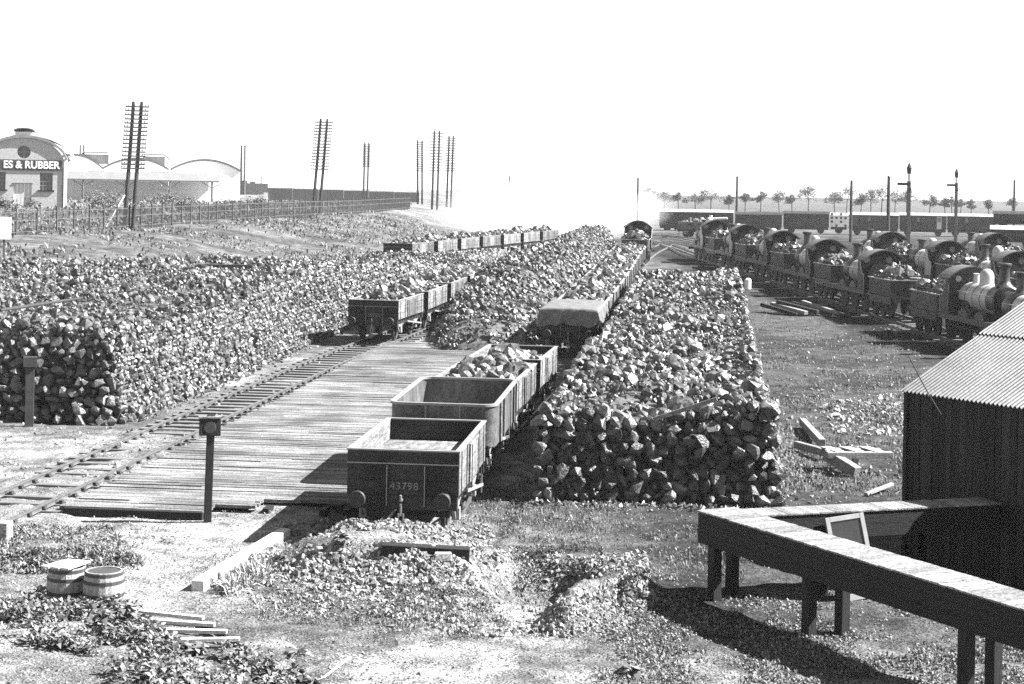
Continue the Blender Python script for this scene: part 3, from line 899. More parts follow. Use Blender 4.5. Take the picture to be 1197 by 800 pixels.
def locomotive():
    t = thing('steam_locomotive', (0, 0, 0), 0, 'engine', 'locomotive')
    # frame and footplate
    MB().span((-.6, .2, .55), (-.52, 7.0, 1.2)).span((.52, .2, .55), (.6, 7.0, 1.2)).build('frame', M['dark_iron'], t)
    MB().span((-1.17, -.1, 1.2), (1.17, 7.1, 1.25)).span((-1.17, -.1, 1.0), (-1.13, 7.1, 1.2)).span((1.13, -.1, 1.0), (1.17, 7.1, 1.2)).build('footplate', M['loco'], t)
    MB().span((-1.15, 7.1, .75), (1.15, 7.22, 1.24)).build('buffer_beam', M['dark_iron'], t)
    for x in (-.87, .87): MB().lathe([(.14, 7.22), (.11, 7.3), (.09, 7.5), (.2, 7.54), (.2, 7.62)], (x, 0, 1.02), 14, 'y').build('buffer', M['dark_iron'], t)
    wp = None
    for y in (.75, 2.95, 5.2):
        for s in (-1, 1):
            if wp is None:
                mb = MB().lathe([(.76, -.07), (.76, .06), (.68, .07), (.68, -.04)], (0, 0, 0), 24, 'x').lathe([(.16, -.06), (.16, .1)], (0, 0, 0), 12, 'x')
                for k in range(7):
                    a = pi * k / 7; c, si = math.cos(a) * .7, math.sin(a) * .7
                    mb.bar((0, -c, -si), (0, c, si), .05, .05, (1, 0, 0))
                o = mb.build('wheel', M['dark_iron'], t); wp = o.data
            else: o = link('wheel', wp, t)
            o.location = (s * .78, y, .76)
            if y > 1:
                sp = MB(); n = 12
                prof = [(y + .86 * math.cos(pi * k / (n - 1)), .76 + .86 * math.sin(pi * k / (n - 1))) for k in range(n)]
                prof = [(a, max(b, 1.25)) for a, b in prof]
                A = [sp.bm.verts.new((s * .62, a, b)) for a, b in prof]; B = [sp.bm.verts.new((s * 1.0, a, b)) for a, b in prof]
                for i in range(n - 1): sp.bm.faces.new((A[i], A[i + 1], B[i + 1], B[i]))
                sp.bm.faces.new(B); sp.bm.faces.new(A[::-1])
                sp.build('splasher', M['loco'], t)
    MB().tube((.95, .75, .72), (.95, 5.2, .72), .05).tube((-.95, .75, .72), (-.95, 5.2, .72), .05).build('coupling_rod', M['dark_iron'], t)
    # boiler group
    bz = 2.12
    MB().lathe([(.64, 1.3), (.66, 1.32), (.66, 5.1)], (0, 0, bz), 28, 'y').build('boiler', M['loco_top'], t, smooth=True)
    mb = MB()
    for y in (2.2, 3.2, 4.2): mb.lathe([(.662, y - .03), (.672, y - .03), (.672, y + .03), (.662, y + .03)], (0, 0, bz), 28, 'y')
    mb.build('boiler_band', M['loco'], t, smooth=True)
    MB().span((-.64, 1.3, 1.25), (.64, 2.6, 2.1)).build('firebox', M['loco'], t)
    sm = MB().lathe([(.7, 5.1), (.72, 5.13), (.72, 6.1), (.66, 6.16)], (0, 0, bz), 28, 'y').span((-.6, 5.15, 1.25), (.6, 6.08, 1.9)).build('smokebox', M['loco'], t, smooth=True)
    MB().lathe([(.5, 6.15), (.48, 6.24), (.2, 6.3), (.06, 6.34)], (0, 0, bz), 20, 'y').build('smokebox_door', M['dark_iron'], sm, smooth=True)
    MB().lathe([(.44, 2.72), (.3, 2.84), (.235, 3.0), (.215, 3.5), (.23, 3.58), (.31, 3.62), (.32, 3.7), (.27, 3.74)], (0, 5.62, 0), 18).build('chimney', M['loco'], t, smooth=True)
    MB().lathe([(.5, 2.62), (.38, 2.76), (.33, 2.9), (.33, 3.2), (.31, 3.36), (.24, 3.5), (.13, 3.58), (.03, 3.6)], (0, 3.3, 0), 20).build('dome', M['loco_dome'], t, smooth=True)
    MB().lathe([(.2, 2.7), (.16, 2.85), (.13, 3.15), (.17, 3.2), (.1, 3.22)], (0, 1.9, 0), 14).build('safety_valve', M['brass'], t, smooth=True)
    MB().tube((-.74, 1.4, 2.35), (-.74, 6.0, 2.35), .02, n=6).build('handrail', M['brass'], t)
    MB().tube((.74, 1.4, 2.35), (.74, 6.0, 2.35), .02, n=6).build('handrail', M['brass'], t)
    # cab: spectacle plate with two round windows, curved side sheets, arched roof
    arch = arc_pts(1.12, 2.95, .52)
    outline = [(-1.12, 1.26)] + arch + [(1.12, 1.26)]
    put_plate('spectacle_plate', outline, [circ(-.66, 2.92, .155), circ(.66, 2.92, .155)], .03, M['loco_cab'], t, Matrix.Translation((0, 1.3, 0)) @ STAND)
    for s in (-1, 1):
        side = [(0, 1.26), (1.28, 1.26), (1.28, 3.0), (.95, 2.98), (.78, 2.75), (.6, 2.35), (.35, 2.12), (.0, 2.08)]
        put_plate('cab_side', side, [], .03, M['loco_tank'], t, Matrix.Translation((s * 1.12, 0, 0)) @ Matrix.Rotation(pi / 2, 4, 'Z') @ STAND)
        MB().tube((s * 1.13, .02, 2.08), (s * 1.13, .02, 1.3), .022, n=6).tube((s * 1.13, .0, 2.1), (s * 1.13, .36, 2.14), .025, n=6).tube((s * 1.13, .36, 2.14), (s * 1.13, .62, 2.37), .025, n=6).tube((s * 1.13, .62, 2.37), (s * 1.13, .8, 2.78), .025, n=6).tube((s * 1.13, .8, 2.78), (s * 1.13, .95, 2.98), .025, n=6).build('cab_beading', M['brass'], t)
        MB().lathe([(.155, -.02), (.19, -.02), (.19, .02), (.155, .02)], (s * .66, 1.27, 2.92), 16, 'y').build('window_ring', M['brass'], t)
    MB().arch(-.25, 1.42, arc_pts(1.22, 2.95, .58), arc_pts(1.2, 2.90, .57)).build('cab_roof', M['loco_roof'], t)
    bh = MB().lathe([(.6, 1.0), (.62, 1.02), (.62, 1.28)], (0, 0, bz), 20, 'y').build('backhead', M['loco'], t)
    MB().tube((-.2, .98, 2.4), (-.2, .8, 2.5), .03).tube((.25, .98, 2.3), (.25, .85, 2.3), .05).tube((0, .98, 2.0), (0, .88, 2.0), .14).build('gauge', M['brass'], bh)
    # tender
    td = MB().span((-1.05, -5.0, 1.15), (1.05, -.75, 2.05)).build('tender', M['loco_tank'], t, bevel=.03)
    MB().span((-1.15, -5.15, 1.05), (1.15, -.6, 1.15)).build('tender_footplate', M['loco'], td)
    mb = MB()
    for z in (2.14, 2.26):
        for s in (-1, 1): mb.bar((s * 1.08, -5.0, z), (s * 1.08, -1.0, z), .03, .05)
        mb.bar((-1.08, -5.0, z), (1.08, -5.0, z), .03, .05)
    for s in (-1, 1):
        for y in (-5.0, -3.7, -2.4, -1.05): mb.bar((s * 1.08, y, 2.02), (s * 1.08, y, 2.29), .05, .03, (0, 1, 0))
    mb.build('coal_rail', M['dark_iron'], td)
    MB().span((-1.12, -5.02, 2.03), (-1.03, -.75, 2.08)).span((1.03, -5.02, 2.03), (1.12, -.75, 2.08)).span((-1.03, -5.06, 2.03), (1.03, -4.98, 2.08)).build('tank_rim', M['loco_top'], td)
    wq = None
    for y in (-4.3, -2.85, -1.4):
        for s in (-1, 1):
            if wq is None:
                o = MB().lathe([(.56, -.07), (.56, .06), (.48, .07), (.46, -.02), (.14, .0), (.14, .09)], (0, 0, 0), 20, 'x').build('tender_wheel', M['dark_iron'], td); wq = o.data
            else: o = link('tender_wheel', wq, td)
            o.location = (s * .78, y, .56)
            MB().box((s * 1.03, y, .6), (.14, .24, .24)).box((s * 1.03, y, .85), (.08, .8, .07)).build('axle_box', M['loco'], td)
    for s in (-1, 1): MB().span((s * 1.0 - .03, -5.0, .75), (s * 1.0 + .03, -.8, 1.05)).build('tender_frame', M['loco'], td)
    for x in (-.87, .87): MB().lathe([(.14, -5.15), (.09, -5.3), (.08, -5.42), (.2, -5.46), (.2, -5.52)], (x, 0, 1.02), 14, 'y').build('tender_buffer', M['dark_iron'], td)
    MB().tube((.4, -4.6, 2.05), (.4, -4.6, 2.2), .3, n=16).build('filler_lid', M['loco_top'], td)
    return t
M['loco_dome'] = mat('loco_sunlit_dome', .45, .75, 4, .42, .002, 20, spec=.5)  # pale grey carries the sunlight on the domes
M['loco_cab'] = mat('loco_cab_plate', .03, .07, 3, .5)
M['loco_roof'] = mat('loco_roof_plate', .12, .22, 2, .6, grain=.3)
TLOAD = [heap_mesh(2.0, 3.5, .55, 170, .3, 80 + i) for i in range(3)]

engine = locomotive()
HEAD = math.atan(.1707)
def place_engine(x, y, head, label, group, idx, load=True):
    o = engine if idx == 0 else dup(engine)
    for c in (o.children if idx else ()):        # no two engines alike: heights, plate tones, missing rails
        n = c.name.split('.')[0]
        if n == 'chimney': c.scale.z = random.choice((.92, .96, 1.0, 1.03))
        elif n == 'dome': c.scale.z = random.uniform(.93, 1.04)
        elif n == 'cab_roof': c.scale.x = random.uniform(.97, 1.02)
        elif n in ('boiler', 'firebox', 'cab_side') and random.random() < .4:
            c.material_slots[0].link = 'OBJECT'; c.material_slots[0].material = M[random.choice(('loco_tank', 'loco_dome', 'loco_top'))]
        elif n == 'tender' and random.random() < .35:
            for g in list(c.children):
                if g.name.startswith('coal_rail'): bpy.data.objects.remove(g)
    z = rz_at(x, y) + RAILTOP
    o.location = (x, y, z); o.rotation_euler = (0, 0, head); tag(o, label, 'locomotive', group)
    c = link('coal_load', TLOAD[idx % 3]); c.rotation_euler = (0, 0, head + (pi if idx % 2 else 0))
    c.location = (x + math.sin(head) * 2.75, y - math.cos(head) * 2.75, z + 1.98)
    return tag(c, 'coal piled in the tender of the ' + label.split(',')[0].replace('black ', '').replace('lone engine at the end of the middle wagon row', 'lone engine behind the middle wagons'), 'coal load', 'coal loads in the engine tenders')
EG = 'steam engines standing in the yard'
k = 0
row1 = [97.6, 110.1, 122.7, 135.4, 148.3]
names = ['second engine of the front row', 'third engine of the front row', 'fourth engine of the front row', 'fifth engine of the front row', 'sixth engine of the front row']
for nm, y in zip(names, row1):
    x, yy = rowpt(y, 0)
    place_engine(x, yy, HEAD, 'black ' + nm + ', counted from the corrugated shed, tender towards us', EG, k); k += 1
# the nearest engine faces the other way, and the tender of the one before it shows beyond the shed
x, yy = rowpt(84.2, 0)
place_engine(x, yy, HEAD + pi, 'black first engine of the front row, nearest the corrugated shed, boiler towards us', EG, k); k += 1
x, yy = rowpt(71.0, 0)
place_engine(x, yy, HEAD, 'black engine beside the shed roof, mostly hidden, only tender and cab showing', EG, k); k += 1
for nm, y in (('first engine of the second row', 99.6), ('second engine of the second row', 111.9), ('third engine of the second row', 124.6)):
    x, yy = rowpt(y - 1.2, 8.0)
    place_engine(x, yy, HEAD, 'black ' + nm + ', counted from the right edge, beyond the front row', EG, k); k += 1
for nm, y in (('first engine of the third row', 112.0), ('second engine of the third row', 126.5)):
    x, yy = rowpt(y - 2.6, 15.9)
    place_engine(x, yy, HEAD, 'black ' + nm + ', counted from the right edge, farthest back', EG, k); k += 1
x, yy, h = path_pos(MT, 142.5)
place_engine(x, yy, h, 'black lone engine at the end of the middle wagon row, tender towards us', EG, k); k += 1
# ------------------------------------------------------------------ far left: works, sheds, telegraph poles, fence
def facing(u, extra=0.0):
    """heading that turns a front (its -Y side) square to the sight line at photo column u"""
    return YAW - math.atan((u - CX) / F) + extra

def leaf_crown(name, parent, blobs, n, L, mat_, loc=None, W=.6):
    """leaf clumps spread through some overlapping volumes, uneven and with gaps"""
    P = []
    tot = sum(b[3] ** 2 for b in blobs)
    for bx, by, bz, r in blobs:
        m = int(n * r * r / tot)
        q = RNG.normal(size=(m, 3)); q /= np.linalg.norm(q, axis=1)[:, None]
        q *= (RNG.random((m, 1)) ** .45) * r * RNG.uniform(.8, 1.15, (m, 1)); q[:, 2] *= .8
        P.append(q + (bx, by, bz))
    P = np.concatenate(P)
    V, T = leaf_arrays(P, L * RNG.uniform(.6, 1.4, len(P)), L * W * RNG.uniform(.6, 1.3, len(P)), .4, .4)
    o = link(name, raw_mesh(name, V, T, mat_), parent, loc)
    return o

def brick_works():
    x, y, z, d = PX(27, 243)
    t = thing('brick_works', (x, y, z - .3), facing(27, -R(2.6)), 'pale brick works building with curved gable and white ES & RUBBER sign', 'building')
    k = d / F
    hw = 45.5 * k; zs = 50 * k + .3; za = 82 * k + .3; D = 15
    n = 21
    arc = [(-hw + 2 * hw * i / (n - 1), zs + (za - zs) * math.sqrt(max(0, 1 - (2 * i / (n - 1) - 1) ** 2 * .96))) for i in range(n)]
    W1 = (15.5 * k, 31.5 * k)       # right window: from/to across
    wz0, wz1 = 43 * k - 18 * k + .0, 43 * k + 2.0 * k
    def rect(a, b, c, e): return [(a, c), (b, c), (b, e), (a, e)]
    win = [rect(18.5 * k, 33 * k, 24 * k, 44 * k), rect(-34 * k, -20 * k, 24 * k, 44 * k)]
    door = rect(-11 * k, 9.5 * k, .31, 30.5 * k)
    rnd = circ(0, 68 * k, 7.6 * k, 24)
    put_plate('front_wall', [(-hw, 0)] + [(a, b) for a, b in arc][0:] + [(hw, 0)], win + [door, rnd], .35, M['brick'], t, Matrix.Translation((0, 0, 0)) @ STAND)
    for wq in win:
        a, b = wq[0][0], wq[1][0]; c, e = wq[0][1], wq[2][1]
        g = MB().span((a, .02, c), (b, .06, e)).build('window', M['pane'], t)
        f = MB()
        for i in range(1, 4): f.span((a + (b - a) * i / 4 - .03, -.02, c), (a + (b - a) * i / 4 + .03, .015, e))
        for i in range(1, 4): f.span((a, -.03, c + (e - c) * i / 4 - .03), (b, .012, c + (e - c) * i / 4 + .03))
        f.build('glazing_bar', M['roof_mid'], g)
        MB().span((a - .2, -.32, c - .2), (b + .2, -.18, c)).build('sill', M['black'], g)
    rp = MB().lathe([(7.55 * k, .03), (7.55 * k, .08)], (0, 0, 68 * k), 24, 'y').build('round_window', M['pane'], t)
    MB().bar((-7.4 * k, -.02, 68 * k), (7.4 * k, -.02, 68 * k), .04, .1).bar((0, -.02, 60.6 * k), (0, -.02, 75.4 * k), .1, .04, (0, 1, 0)).build('glazing_bar', M['roof_mid'], rp)
    dr = MB()
    for i in range(5):
        a = -11 * k + 20.5 * k * i / 5
        dr.span((a + .015, .0, .31), (a + 20.5 * k / 5 - .015, .08, 30.4 * k))
    dr.build('door', M['roof_pale'], t); MB().span((-12 * k, -.25, 30.6 * k), (10.5 * k, -.176, 32 * k)).build('door_lintel', M['dbrick'], t)
    sg = MB().span((-hw - .4, -.28, 46.5 * k), (hw - .25, -.178, 59 * k)).build('sign_board', M['sign'], t)
    me = text_mesh('ES & RUBBER', 12.0 * k, .02, align='RIGHT', bold=.032, scale_x=.93); me.transform(STAND); me.materials.append(M['letter'])
    link('sign_lettering', me, sg, (hw - .5, -.305, 52.8 * k))
    # shell, roof and pilaster
    MB().span((-hw, .18, 0), (-hw + .3, D, zs)).build('side_wall', M['brick'], t); MB().span((hw - .3, .18, 0), (hw, D, zs)).build('side_wall', M['white_wall'], t)
    MB().span((hw + .002, -.3, 0), (hw + .35, .6, zs + .8)).build('pilaster', M['white_wall'], t)
    MB().span((hw - .12, -.3, 0), (hw, -.18, zs - .3)).build('downpipe', M['black'], t)
    up = 1.09
    MB().arch(-.45, D, [(a * up, zs + (b - zs) * 1.06 + .1) for a, b in arc], [(a * (up - .035), zs + (b - zs) * 1.01 - .05) for a, b in arc]).build('roof', M['roof_mid'], t)
    MB().arch(4, D + 5, [(a * 1.12 + .5, zs + (b - zs) * 1.1 + .3) for a, b in arc], [(a * 1.09 + .5, zs + (b - zs) * 1.05 + .1) for a, b in arc]).build('rear_roof', M['roof_pale'], t)
    mo = MB().span((-1.1, 1.0, za), (.9, D - 2, za + 7 * k)).build('roof_vent', M['roof_pale'], t)
    MB().arch(.7, D - 1.7, [(a * .26 - .1, za + 7 * k + .1 + (b - zs) * .12) for a, b in arc], [(a * .25 - .1, za + 7 * k + (b - zs) * .11) for a, b in arc]).build('vent_roof', M['dbrick'], mo)
M['sign'] = mat('sign_ground', .07, .1, 3, .7, grain=.3)
M['white_wall'] = mat('whitewashed_wall', 1.2, 1.4, 2, .85, grain=.05)
brick_works()

def arched_sheds():
    x, y, z, d = PX(165, 236)
    t = thing('factory_shed', (x, y, z - .4), facing(165), 'white factory shed with three curved roofs and a canopy behind telegraph pole', 'building')
    k = d / F
    X = lambda u: (u - 165) * k
    Zy = lambda v: (236 - v) * k + .4
    spans = [(55, 121, 184), (121, 196, 187), (198, 279, 187)]
    for a, b, top in spans:
        n = 17; zs = Zy(199); za = Zy(top)
        pr = [(X(a + (b - a) * i / (n - 1)), zs + (za - zs) * (1 - (2 * i / (n - 1) - 1) ** 2)) for i in range(n)]
        put_plate('end_wall', [(X(a), 0)] + pr + [(X(b), 0)], [], .3, M['white_wall'], t, Matrix.Translation((0, 0, 0)) @ STAND)
        MB().arch(-.36, -.302, [(p, q + .34) for p, q in pr], [(p, q + .0) for p, q in pr]).build('fascia', M['dbrick'], t)
        MB().arch(-.3, 24, [(p, q + .25) for p, q in pr], [(p, q + .02) for p, q in pr]).build('roof', M['roof_pale'], t)
    for a, b, v0, v1 in ((97, 135, 178, 190), (166, 201, 179, 191)):
        m = MB().span((X(a), 6, Zy(v1 + 2)), (X(b) - 9 * k, 9, Zy(v0 + 3))).build('roof_monitor', M['roof_mid'], t)
        MB().arch(5.5, 9.5, [(X(a) - .3, Zy(v0 + 3)), (X(a), Zy(v0)), (X(b) - 10 * k, Zy(v0)), (X(b), Zy(v0 + 8))], [(X(a) - .3, Zy(v0 + 3.8)), (X(a), Zy(v0 + 1)), (X(b) - 10 * k, Zy(v0 + 1)), (X(b), Zy(v0 + 9))]).build('monitor_roof', M['roof_mid'], m)
    cn = MB().span((X(70), -5.0, Zy(211)), (X(253), -.4, Zy(202))).build('canopy', M['roof_pale'], t)
    MB().span((X(70), -5.06, Zy(212)), (X(253), -5.005, Zy(210.6))).build('gutter', M['dbrick'], cn)
    for u in (100, 148, 197, 245):
        MB().tube((X(u), -4.9, 0), (X(u), -4.9, Zy(211)), .14, n=8).bar((X(u), -4.9, Zy(219)), (X(u) - 1.5, -4.9, Zy(212)), .1, .1).bar((X(u), -4.9, Zy(219)), (X(u) + 1.5, -4.9, Zy(212)), .1, .1).build('canopy_post', M['dbrick'], t)
    for u in (93, 97): MB().tube((X(u), 8, Zy(190)), (X(u), 8, Zy(170)), .14, n=8).build('stove_pipe', M['dbrick'], t)
    return
arched_sheds()
x, y, z, d = PX(150, 227)
wl = thing('low_wall', (x, y, z), facing(150), 'low dark wall in front of the white sheds', 'wall')
MB().span((-9, 0, -.5), (9, .3, 1.0)).build('wall_face', M['dbrick'], wl); MB().span((-9.1, -.05, 1.0), (9.1, .35, 1.1)).build('coping', M['roof_mid'], wl)

x, y, z, d = PX(296, 228)
k = d / F
for u, lab in ((281.7, 'thin dark chimney stack, left of a close pair behind the factory'), (285.8, 'thin dark chimney stack, right of a close pair behind the factory')):
    c = thing('chimney_stack', (*raw_xy(u, 211, d), z - .3), 0, lab, 'chimney', 'pair of chimney stacks')
    MB().tube((0, 0, 0), (0, 0, 58 * k), 1.5 * k, 1.1 * k, 12).build('shaft', M['dbrick'], c); MB().tube((0, 0, 58 * k), (0, 0, 59 * k), 1.5 * k, 1.5 * k, 12).build('rim', M['black'], c)
b = thing('brick_outhouse', (x, y, z - .3), facing(296), 'small dark brick block with uneven top at the foot of two chimneys', 'building')
MB().span((-17 * k, 1.0, 0), (17 * k, 6, 15 * k)).build('wall', M['dbrick'], b); MB().span((-17 * k, 1.5, 15 * k), (-7 * k, 5, 18 * k)).span((-4 * k, 1.5, 15 * k), (2 * k, 5, 17 * k)).build('parapet', M['dbrick'], b)
MB().tube((9 * k, 3, 15 * k), (9 * k, 3, 23 * k), .6 * k).build('vent_pipe', M['black'], b)
x, y, z, d = PX(400, 236)
k = d / F
b = thing('boundary_wall', (x, y, z - .3), facing(400), 'long dark boundary wall stretching behind the telegraph poles', 'wall')
for i in range(6):
    a = -87 * k + 177 * k * i / 6
    MB().span((a + .02, 0, 0), (a + 177 * k / 6 - .02, .4, (16.5 - i * .45) * k)).build('wall_bay', M['dbrick'], b)
MB().span((-91 * k, -.4, 0), (-86.8 * k, .6, 11 * k)).build('gate_pier', M['white_wall'], b)

def telegraph(u0, vt, vb, gap, narms, v1, halfw, lean, label, dist=None, h=0.0):
    """twin poles joined by many crossarms"""
    if dist is None: x, y, z, d = PX(u0, vb)
    else:
        d = dist; x, y = raw_xy(u0, vb, d); z = float(base_ground(x, y))
    k = d / F
    top = CAMZ - dyp(u0, vt) * k; H = top - z
    t = thing('telegraph_pole', (x, y, z - .5), facing(u0), label, 'telegraph pole', 'twin telegraph poles')
    sl_ = lean
    for s in (-1, 1):
        MB().tube((s * gap / 2 * k, 0, 0), (s * gap / 2 * k + sl_ * H, 0, H + .5), .19, .13, 10).tube((s * gap / 2 * k + sl_ * H, 0, H + .5), (s * gap / 2 * k + sl_ * H, 0, H + .75), .02, .02, 6).build('pole', M['pole'], t)
    z1 = CAMZ - dyp(u0, v1) * k - z + .5
    for i in range(narms):
        zz = H + .1 - (H + .1 - z1) * i / (narms - 1)
        cx = sl_ * (zz - .5)
        a = MB().span((cx - halfw * k, -.2, zz - .055), (cx + halfw * k, -.10, zz + .055)).build('crossarm', M['pole'], t)
        ins = MB()
        for q in (-.95, -.72, -.2, .2, .72, .95): ins.lathe([(.02, 0), (.02, .06), (.045, .06), (.05, .13), (.02, .16)], (cx + q * halfw * k, -.135, zz + .036), 6)
        ins.build('insulator', M['roof_mid'], a)
    if u0 < 200:
        MB().bar((-gap / 2 * k, -.1, 3.2), (-gap / 2 * k - 1.6, -.8, .3), .12, .12).build('strut', M['pale_wood'], t); MB().bar((gap / 2 * k, -.1, 2.4), (gap / 2 * k + 2.2, -.9, 4.0), .1, .1).build('strut', M['pale_wood'], t)
telegraph(150, 119, 268, 9.5, 16, 197, 13.5, .055, 'tallest twin telegraph pole, leaning, with sixteen crossarms in front of the sheds')
telegraph(369, 139, 252, 7.8, 16, 198, 10.5, .07, 'twin telegraph pole leaning beside the fence, second largest in the line')
telegraph(427, 167, 232, 4.6, 14, 195, 4.6, .01, 'slender twin telegraph pole standing alone in front of the boundary wall', 300)
telegraph(491, 164, 236, 5.2, 14, 200, 4.2, -.02, 'twin telegraph pole, leftmost of three close together near the steam', 290)
telegraph(508, 153, 236, 6.0, 14, 200, 7.5, .015, 'twin telegraph pole, tallest of three close together near the steam', 262)
telegraph(524.5, 159, 236, 5.0, 14, 200, 6.0, .02, 'twin telegraph pole, rightmost of three close together near the steam', 280)

def fence_run():
    pts = [(-30, 279, ), (10, 276.5), (80, 272.5), (150, 268), (225, 262.5), (300, 257), (360, 253.5), (420, 250), (480, 245)]
    W = [Vector(PX(u, v)[:2]) for u, v in pts]
    S = resample(W, 2.4)
    x0, y0 = S[0]; z0 = rz_at(x0, y0)
    t = thing('iron_fence', (x0, y0, z0), 0, 'long dark iron paling fence running along the top of the grassy bank', 'fence')
    Hh = 1.75
    for p, q in zip(S, S[1:]):
        za, zb = rz_at(*p) - z0, rz_at(*q) - z0
        a = Vector((p.x - x0, p.y - y0, za)); b = Vector((q.x - x0, q.y - y0, zb))
        MB().bar(a - Vector((0, 0, .2)), a + Vector((0, 0, Hh + .2)), .10, .10, (0, 1, 0)).build('fence_post', M['fence'], t)
        m = MB()
        for hz in (.25, 1.05, Hh - .12): m.bar(a + Vector((0, 0, hz)), b + Vector((0, 0, hz)), .03, .05)
        n = 12
        for i in range(1, n):
            c = a.lerp(b, i / n); m.bar(c + Vector((0, 0, .05)), c + Vector((0, 0, Hh)), .03, .03, (0, 1, 0))
        m.build('paling_panel', M['fence'], t)
fence_run()
x, y, z, d = PX(4, 325)
nb = thing('notice_board', (x, y, z), facing(4), 'white notice board on a thin post at the left edge of the bank', 'sign')
k = d / F
MB().span((-.06, -.05, -.3), (.06, .05, 69 * k)).build('post', M['fence'], nb); MB().span((-9 * k, -.1, 44 * k), (8 * k, -.052, 70 * k)).build('board', M['white'], nb)

# bushes by the works and along the bank
for i, (u, v, r, lab) in enumerate(((8, 244, 1.4, 'bush at the left edge under the brick works window'), (38, 243, 1.2, 'bush below the sign, right of the works door'), (60, 243, .9, 'small bush at the right corner of the brick works'),
                               (120, 247, 2.2, 'broad dark bush left of the tallest telegraph pole'), (185, 243, 2.0, 'dark bush right of the tallest telegraph pole'), (215, 247, 1.5, 'low bush under the right end of the canopy'),
                               (255, 252, 1.5, 'low bush on the bank below the two chimneys'), (300, 246, 1.6, 'bush on the bank in front of the brick block'))):
    x, y, z, d = PX(u, v)
    b = thing('bush', (x, y, z), 0, lab, 'bush', 'bushes along the bank')
    leaf_crown('foliage', b, [(random.uniform(-r, r) * .8, random.uniform(-.5, .5), r * random.uniform(.3, .6), r * random.uniform(.5, .8)) for _ in range(5)], 500, .38, M['grass'])

# ------------------------------------------------------------------ far right: carriages, poles, trees
def carriage(u0, u1, vt, vb, d, label, style, name='railway_carriage'):
    uc = (u0 + u1) / 2; k = d / F
    x, y = raw_xy(uc, vb, d); zb = CAMZ - dyp(uc, vb) * k
    zt = CAMZ - dyp(uc, vt) * k; Hh = zt - zb; L = (u1 - u0) * k
    t = thing(name, (x, y, zb), facing(uc) + math.atan(ROLL) * 0, label, 'carriage' if style == 'coach' else 'railway van', 'carriages behind the engines')
    y0 = 0; W = 2.6
    bz = .9
    MB().span((-L / 2 + .1, -W / 2, bz), (L / 2 - .1, W / 2, Hh - .35)).build('body', M['carriage'], t)
    n = 9
    pr = [(-W / 2 - .08 + (W + .16) * i / (n - 1), Hh - .36 + .36 * (1 - (2 * i / (n - 1) - 1) ** 2)) for i in range(n)]
    ob = MB(); ob.arch(-L / 2, L / 2, pr, [(a * .98, b - .05) for a, b in pr])
    o = ob.build('roof', M['carriage_roof'] if style != 'dark' else M['carriage'], t); o.rotation_euler = (0, 0, pi / 2)
    MB().span((-L / 2 + .2, -1.0, .55), (L / 2 - .2, 1.0, .88)).build('underframe', M['dark_iron'], t)
    for xx in (-L / 2 + 1.2, -L / 2 + 3.2, L / 2 - 3.2, L / 2 - 1.2):
        if L < 8 and xx in (-L / 2 + 3.2, L / 2 - 3.2): continue
        for s in (-1, 1): MB().lathe([(.48, -.06), (.48, .06)], (0, 0, 0), 14, 'y').build('wheel', M['dark_iron'], t, (xx, s * .75, .48))
    if style == 'coach':
        nc = max(3, int(L / 1.9)); pw = L / nc
        for i in range(nc):
            cx = -L / 2 + (i + .5) * pw
            pale_bay = (i * 7 + int(u0)) % 5 == 0  # some bays get a paler door and pane
            f = MB().span((cx - .32, -W / 2 - .03, bz + .1), (cx + .32, -W / 2 - .002, Hh - .5)).build('door', M['carriage'] if not pale_bay else M['roof_pale'], t)
            MB().span((cx - .22, -W / 2 - .05, bz + 1.05), (cx + .22, -W / 2 - .032, Hh - .62)).build('pane', M['pane'] if not pale_bay else M['roof_mid'], f)
            for s in (-1, 1):
                w_ = MB().span((cx + s * .62 - .2, -W / 2 - .02, bz + 1.05), (cx + s * .62 + .2, -W / 2 - .002, Hh - .62)).build('window', M['pane'] if (i + s) % 4 else M['roof_mid'], t)
    else:
        for s in (-1, 1):
            MB().span((s * .7 - .68, -W / 2 - .04, bz + .1), (s * .7 + .68, -W / 2 - .003, Hh - .5)).build('sliding_door', M['carriage'], t)
        m = MB()
        for i in range(int(L / 1.2) + 1):
            cx = -L / 2 + .2 + i * (L - .4) / int(L / 1.2)
            if abs(cx) > 1.45: m.span((cx - .05, -W / 2 - .03, bz), (cx + .05, -W / 2 - .004, Hh - .42))
        m.build('side_rib', M['dark_iron'], t)
    return t, k, Hh, W
DC = 236.0
carriage(770, 857, 245, 272, DC + 6, 'dark railway van with pale roof, leftmost of the row behind the engines', 'van', 'railway_van')
carriage(859, 914, 248, 273, DC, 'long dark van with dark roof, second of the row behind the engines', 'dark', 'railway_van')
t_, k_, H_, W_ = carriage(915, 969, 247, 273, DC, 'dark van with dark roof standing left of the pale spotted van', 'dark', 'railway_van')
t_, k_, H_, W_ = carriage(969.6, 991, 249, 273, DC - .3, 'short pale van spotted with dark squares between dark van and coaches', 'van', 'railway_van')
t_.children[0].data.materials[0] = M['white_wall']
for ch_ in list(t_.children):
    if ch_.name.startswith(('sliding_door', 'side_rib')): bpy.data.objects.remove(ch_)
for i in range(4):
    for j in range(4):
        if (i + j) % 2 or j == 2:
            cx = (-8 + 5.2 * i) * k_; cz = 1.1 + j * .52
            MB().span((cx - .15, -W_ / 2 - .03, cz - .14), (cx + .15, -W_ / 2 - .003, cz + .14)).build('dark_square', M['black'], t_)
carriage(992, 1050, 248.5, 275, DC, 'panelled coach with compartment windows right of the pale spotted van', 'coach')
carriage(1051, 1106, 249, 276, DC, 'panelled coach with compartment windows behind the taller signal post', 'coach')
carriage(1107, 1163, 250, 277, DC, 'panelled coach with compartment windows left of the dark block van', 'coach')
